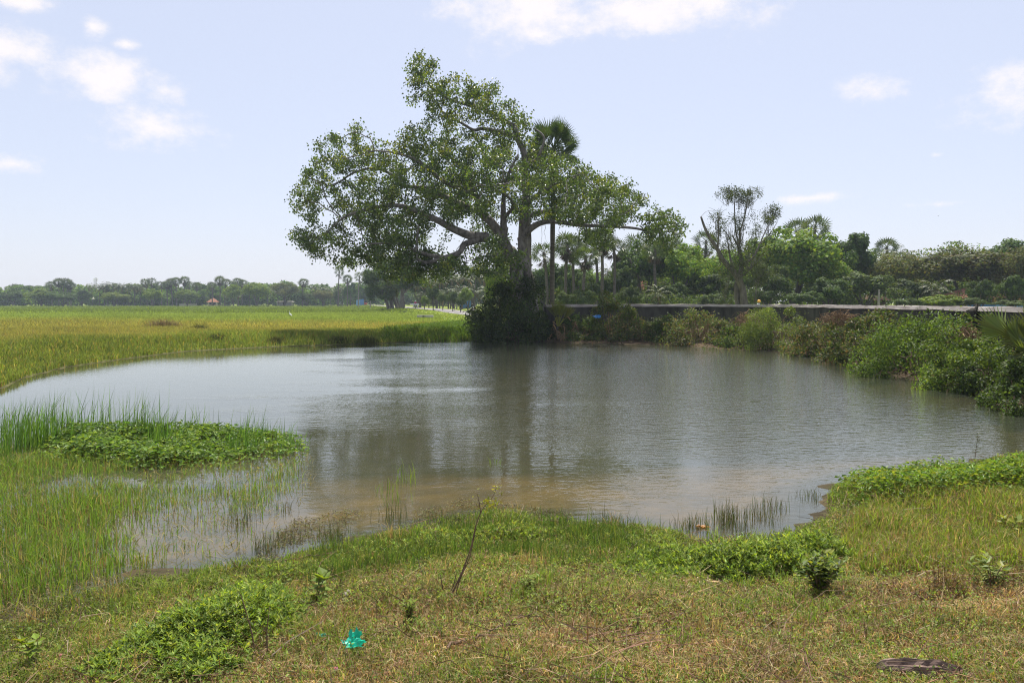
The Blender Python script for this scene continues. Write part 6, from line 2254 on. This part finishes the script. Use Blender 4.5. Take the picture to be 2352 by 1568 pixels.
leafy_plant('bright_seedling', 1745, 1318, 0.16, 'large leaved bright yellow green plant behind the dark little bush', 3, 5, 0.11, 0.06, spread=0.6)
leafy_plant('broad_plant', 2278, 1350, 0.24, 'broad leaved plant near the right frame edge', 9, 7, 0.10, 0.045, ((0.13, 0.18, 0.03), (0.2, 0.24, 0.05)), spread=0.9)
leafy_plant('yellow_plant', 2318, 1228, 0.20, 'yellow leaved plant in the long grass at the right edge', 5, 6, 0.10, 0.05, ((0.24, 0.26, 0.03), (0.18, 0.22, 0.03)), spread=0.8)
leafy_plant('corner_seedling', 82, 1530, 0.22, 'large leaved yellow green plant in the lower left corner', 4, 6, 0.085, 0.065, spread=0.5)
leafy_plant('weed_stalk', 2238, 1062, 0.48, 'dark tall flowering weed spike standing at the right waterline', 1, 46, 0.06, 0.02, ((0.035, 0.05, 0.015), (0.05, 0.06, 0.02)), spread=0.25)

# leaning sapling
p = ground_at(1026, 1374)
r = thing('sapling', 'thin leaning sapling with a few yellow leaves at its tip, centre of the near bank', 'sapling', p)
dS = p[1]


def sp(X, Y, o_=0.0):
    return at(X, Y, dS + o_) - p


g = Geo()
for pts, ra, rb in (([(1026, 1382, 0), (1046, 1345, 0), (1066, 1300, 0.01), (1082, 1255, 0.02), (1093, 1205, 0.03), (1110, 1165, 0.04), (1130, 1142, 0.05), (1140, 1118, 0.06)], 0.0075, 0.0025),
                    ([(1044, 1378, 0.02), (1056, 1330, 0.03), (1078, 1280, 0.04), (1090, 1225, 0.04), (1094, 1200, 0.03)], 0.005, 0.003), ([(1104, 1178, 0.04), (1100, 1150, 0), (1096, 1130, -0.02)], 0.004, 0.002),
                    ([(1026, 1378, 0), (1016, 1345, -0.03), (1012, 1318, -0.05)], 0.007, 0.003), ([(1028, 1370, 0), (1042, 1340, 0.05), (1048, 1315, 0.06)], 0.006, 0.003), ([(1066, 1300, 0), (1078, 1290, -0.05), (1090, 1285, -0.1)], 0.004, 0.002)):
    P_ = catmull([sp(*q) for q in pts], 4)
    tube(g, P_, np.linspace(ra, rb, len(P_)), 5)
g.build('stem', M['twig'], r, True)
for (X, Y, k) in ((1120, 1152, 30), (1132, 1160, 22), (1142, 1122, 16), (1112, 1172, 9), (1108, 1185, 5), (1140, 1142, 8), (1096, 1132, 3)):
    P = sp(X, Y, 0.04) + 0.022 * rng.standard_normal((k, 3))
    g = Geo()
    leaves(g, P, rdir(k), rdir(k), rng.uniform(0.022, 0.04, k), 0.014, pal(k, [(0.26, 0.26, 0.03), (0.2, 0.22, 0.03)]), 0.15)
    g.build('leaf_tuft', M['bush_leaf'], r)

# dry stalks, stick, litter
for (X, Y, pts, lab) in ((615, 1512, [(0, 0), (-2, -60), (2, -100)], 'right one of two bare dry stalks below the left weed patch'), (588, 1512, [(0, 0), (-12, -70), (-34, -145)], 'left one of two bare dry stalks below the left weed patch')):
    b = ground_at(X, Y)
    r = thing('dry_stalk', lab, 'dry stalk', b)
    g = Geo()
    P_ = catmull([at(X + dx, Y + dy, b[1]) - b for dx, dy in pts], 5)
    tube(g, P_, np.linspace(0.006, 0.003, len(P_)), 5)
    for q in range(5):
        s0 = P_[2 + q * 2]
        tube(g, [s0, s0 + [rng.normal() * 0.04, rng.normal() * 0.04, 0.05]], [0.003, 0.001], 3)
    g.build('stem', M['twig'], r)
for (XY, rad_, lab) in (([(1030, 1498), (1065, 1480), (1100, 1476), (1130, 1460), (1165, 1442), (1195, 1425)], 0.011, 'thick forked brown stick lying on the near bank, lower centre'),
                        ([(1640, 1385), (1680, 1392), (1740, 1410), (1800, 1440)], 0.006, 'thin straight twig lying right of centre on the near bank'),
                        ([(2025, 1345), (2070, 1362), (2120, 1385), (2165, 1412)], 0.007, 'long thin reddish twig lying on the right of the near bank'),
                        ([(620, 1300), (690, 1288), (740, 1280), (790, 1270)], 0.008, 'pale stalk lying along the left waterline')):
    P = np.array([ground_at(*q) + [0, 0, 0.03 + rad_] for q in XY])
    r = thing('fallen_stick', lab, 'stick', P[0])
    g = Geo()
    P_ = catmull(P - P[0], 5)
    tube(g, P_ + 0.006 * rng.standard_normal(P_.shape), np.linspace(rad_, rad_ * 0.4, len(P_)), 6)
    for q in range(4):
        s0 = P_[rng.integers(4, len(P_) - 2)]
        e = s0 + np.array([rng.uniform(0.05, 0.3), rng.normal() * 0.12, rng.uniform(0, 0.08)])
        tube(g, [s0, (s0 + e) / 2 + 0.01 * rng.standard_normal(3), e], [rad_ * 0.5, rad_ * 0.35, rad_ * 0.15], 4)
    g.build('wood', M['twig'], r)
crumple('plastic_bag', ground_at(812, 1504) + [0, 0, 0.07], (0.13, 0.10, 0.09), (0.01, 0.46, 0.30), 'bright turquoise green plastic bag on the turf, lower part of the pair', 'bag', seed=11, squash=1.0)
crumple('plastic_bag', ground_at(817, 1496) + [0, 0, 0.09], (0.075, 0.06, 0.13), (0.01, 0.48, 0.32), 'knotted turquoise green plastic bag end standing up behind the larger piece', 'bag', seed=12, squash=1.3)
crumple('plastic_scrap', ground_at(741, 1477) + [0, 0, 0.06], (0.07, 0.05, 0.05), (0.02, 0.30, 0.20), 'small green plastic scrap half hidden in turf left of the turquoise bag', 'litter', seed=13)
crumple('paper_scrap', ground_at(797, 1372) + [0, 0, 0.03], (0.05, 0.09, 0.14), (0.62, 0.55, 0.46), 'pale paper scrap right of the broad leaved seedling', 'litter', seed=14)
crumple('plastic_scrap', ground_at(1998, 1288) + [0, 0, 0.04], (0.16, 0.12, 0.10), (0.72, 0.68, 0.66), 'white plastic scrap lying in the reddish dry weeds', 'litter', seed=15)
crumple('plastic_scrap', ground_at(2282, 1286) + [0, 0, 0.03], (0.22, 0.05, 0.03), (0.10, 0.28, 0.55), 'blue plastic strip behind the broad leaved plant on the right', 'litter', seed=16)
crumple('coconut_husk', ground_at(1650, 1335) + [0, 0, 0.02], (0.16, 0.10, 0.14), (0.42, 0.30, 0.22), 'brownish husk in front of the right weed band', 'husk', seed=17, trans=0.05)
crumple('husk_fibre', ground_at(1605, 1338) + [0, 0, 0.02], (0.30, 0.12, 0.08), (0.55, 0.38, 0.20), 'straw coloured fibre scraps left of the brownish husk', 'husk', seed=18, trans=0.1)
crumple('floating_leaf', gnd(1612, 1208, 0.01), (0.12, 0.10, 0.06), (0.38, 0.17, 0.03), 'orange brown leaf floating by the rushes', 'leaf', seed=19, trans=0.2)
for q, (X, Y, lab) in enumerate(((140, 1526, 'pink flower in the lower left corner turf'), (490, 1498, 'pink flower below the left weed patch'), (772, 1560, 'pink flower at the bottom frame edge'))):
    b = ground_at(X, Y)
    r = thing('pink_flower', lab, 'flower', b)
    g = Geo()
    tube(g, [(0, 0, 0), (0.004, 0, 0.04), (0, 0, 0.07)], 0.0015, 4)
    g.build('stem', M['twig'], r)
    g = Geo()
    k = 26
    leaves(g, np.tile([0, 0, 0.07], (k, 1)), norm(rdir(k) + [0, 0, 0.5]), rdir(k), 0.016, 0.006, pal(k, [(0.62, 0.30, 0.48), (0.7, 0.42, 0.58)]), 0.1)
    g.build('petal_head', M['bush_leaf'], r)
# dark burnt log and clods by the lower right corner
b = ground_at(2120, 1552) + [0, 0, 0.025]
r = thing('rotten_log', 'dark rotten log sunk in the turf at the lower right', 'log', b)
g = Geo()
tube(g, catmull([(-0.24, 0.03, 0.01), (-0.1, 0, 0.02), (0.1, 0.0, 0.01), (0.26, -0.05, -0.01)], 5), [0.02, 0.035, 0.04, 0.045, 0.045, 0.05, 0.045, 0.045, 0.04, 0.045, 0.04, 0.04, 0.035, 0.03, 0.025, 0.01], 12, wob=0.2)
g.build('wood', surf_mat('rotten', (0.06, 0.042, 0.036), (0.26, 0.18, 0.145), 22, 0.95, 0.9, (0.5, 2, 2)), r)
crumple('dark_rag', ground_at(2190, 1540) + [0, 0, 0.01], (0.09, 0.06, 0.07), (0.015, 0.013, 0.013), 'small black rag right of the rotten log', 'rag', seed=20, trans=0.02, rough=0.7)

# ------------------------------------------------------------------ haze
mt, t, out = newmat('haze')
pv = t.nodes.new('ShaderNodeVolumePrincipled')
pv.inputs['Color'].default_value = (0.74, 0.85, 1.0, 1)
pv.inputs['Density'].default_value = 0.0003
pv.inputs['Anisotropy'].default_value = 0.0
t.links.new(pv.outputs[0], out.inputs['Volume'])
g = Geo()
box(g, (0, 425, 14.2), (1900, 940, 34))
o = g.build('haze', mt)
tag(o, 'thin blue haze in the air', 'haze', None, 'stuff')
print('meshes', len(bpy.data.objects))
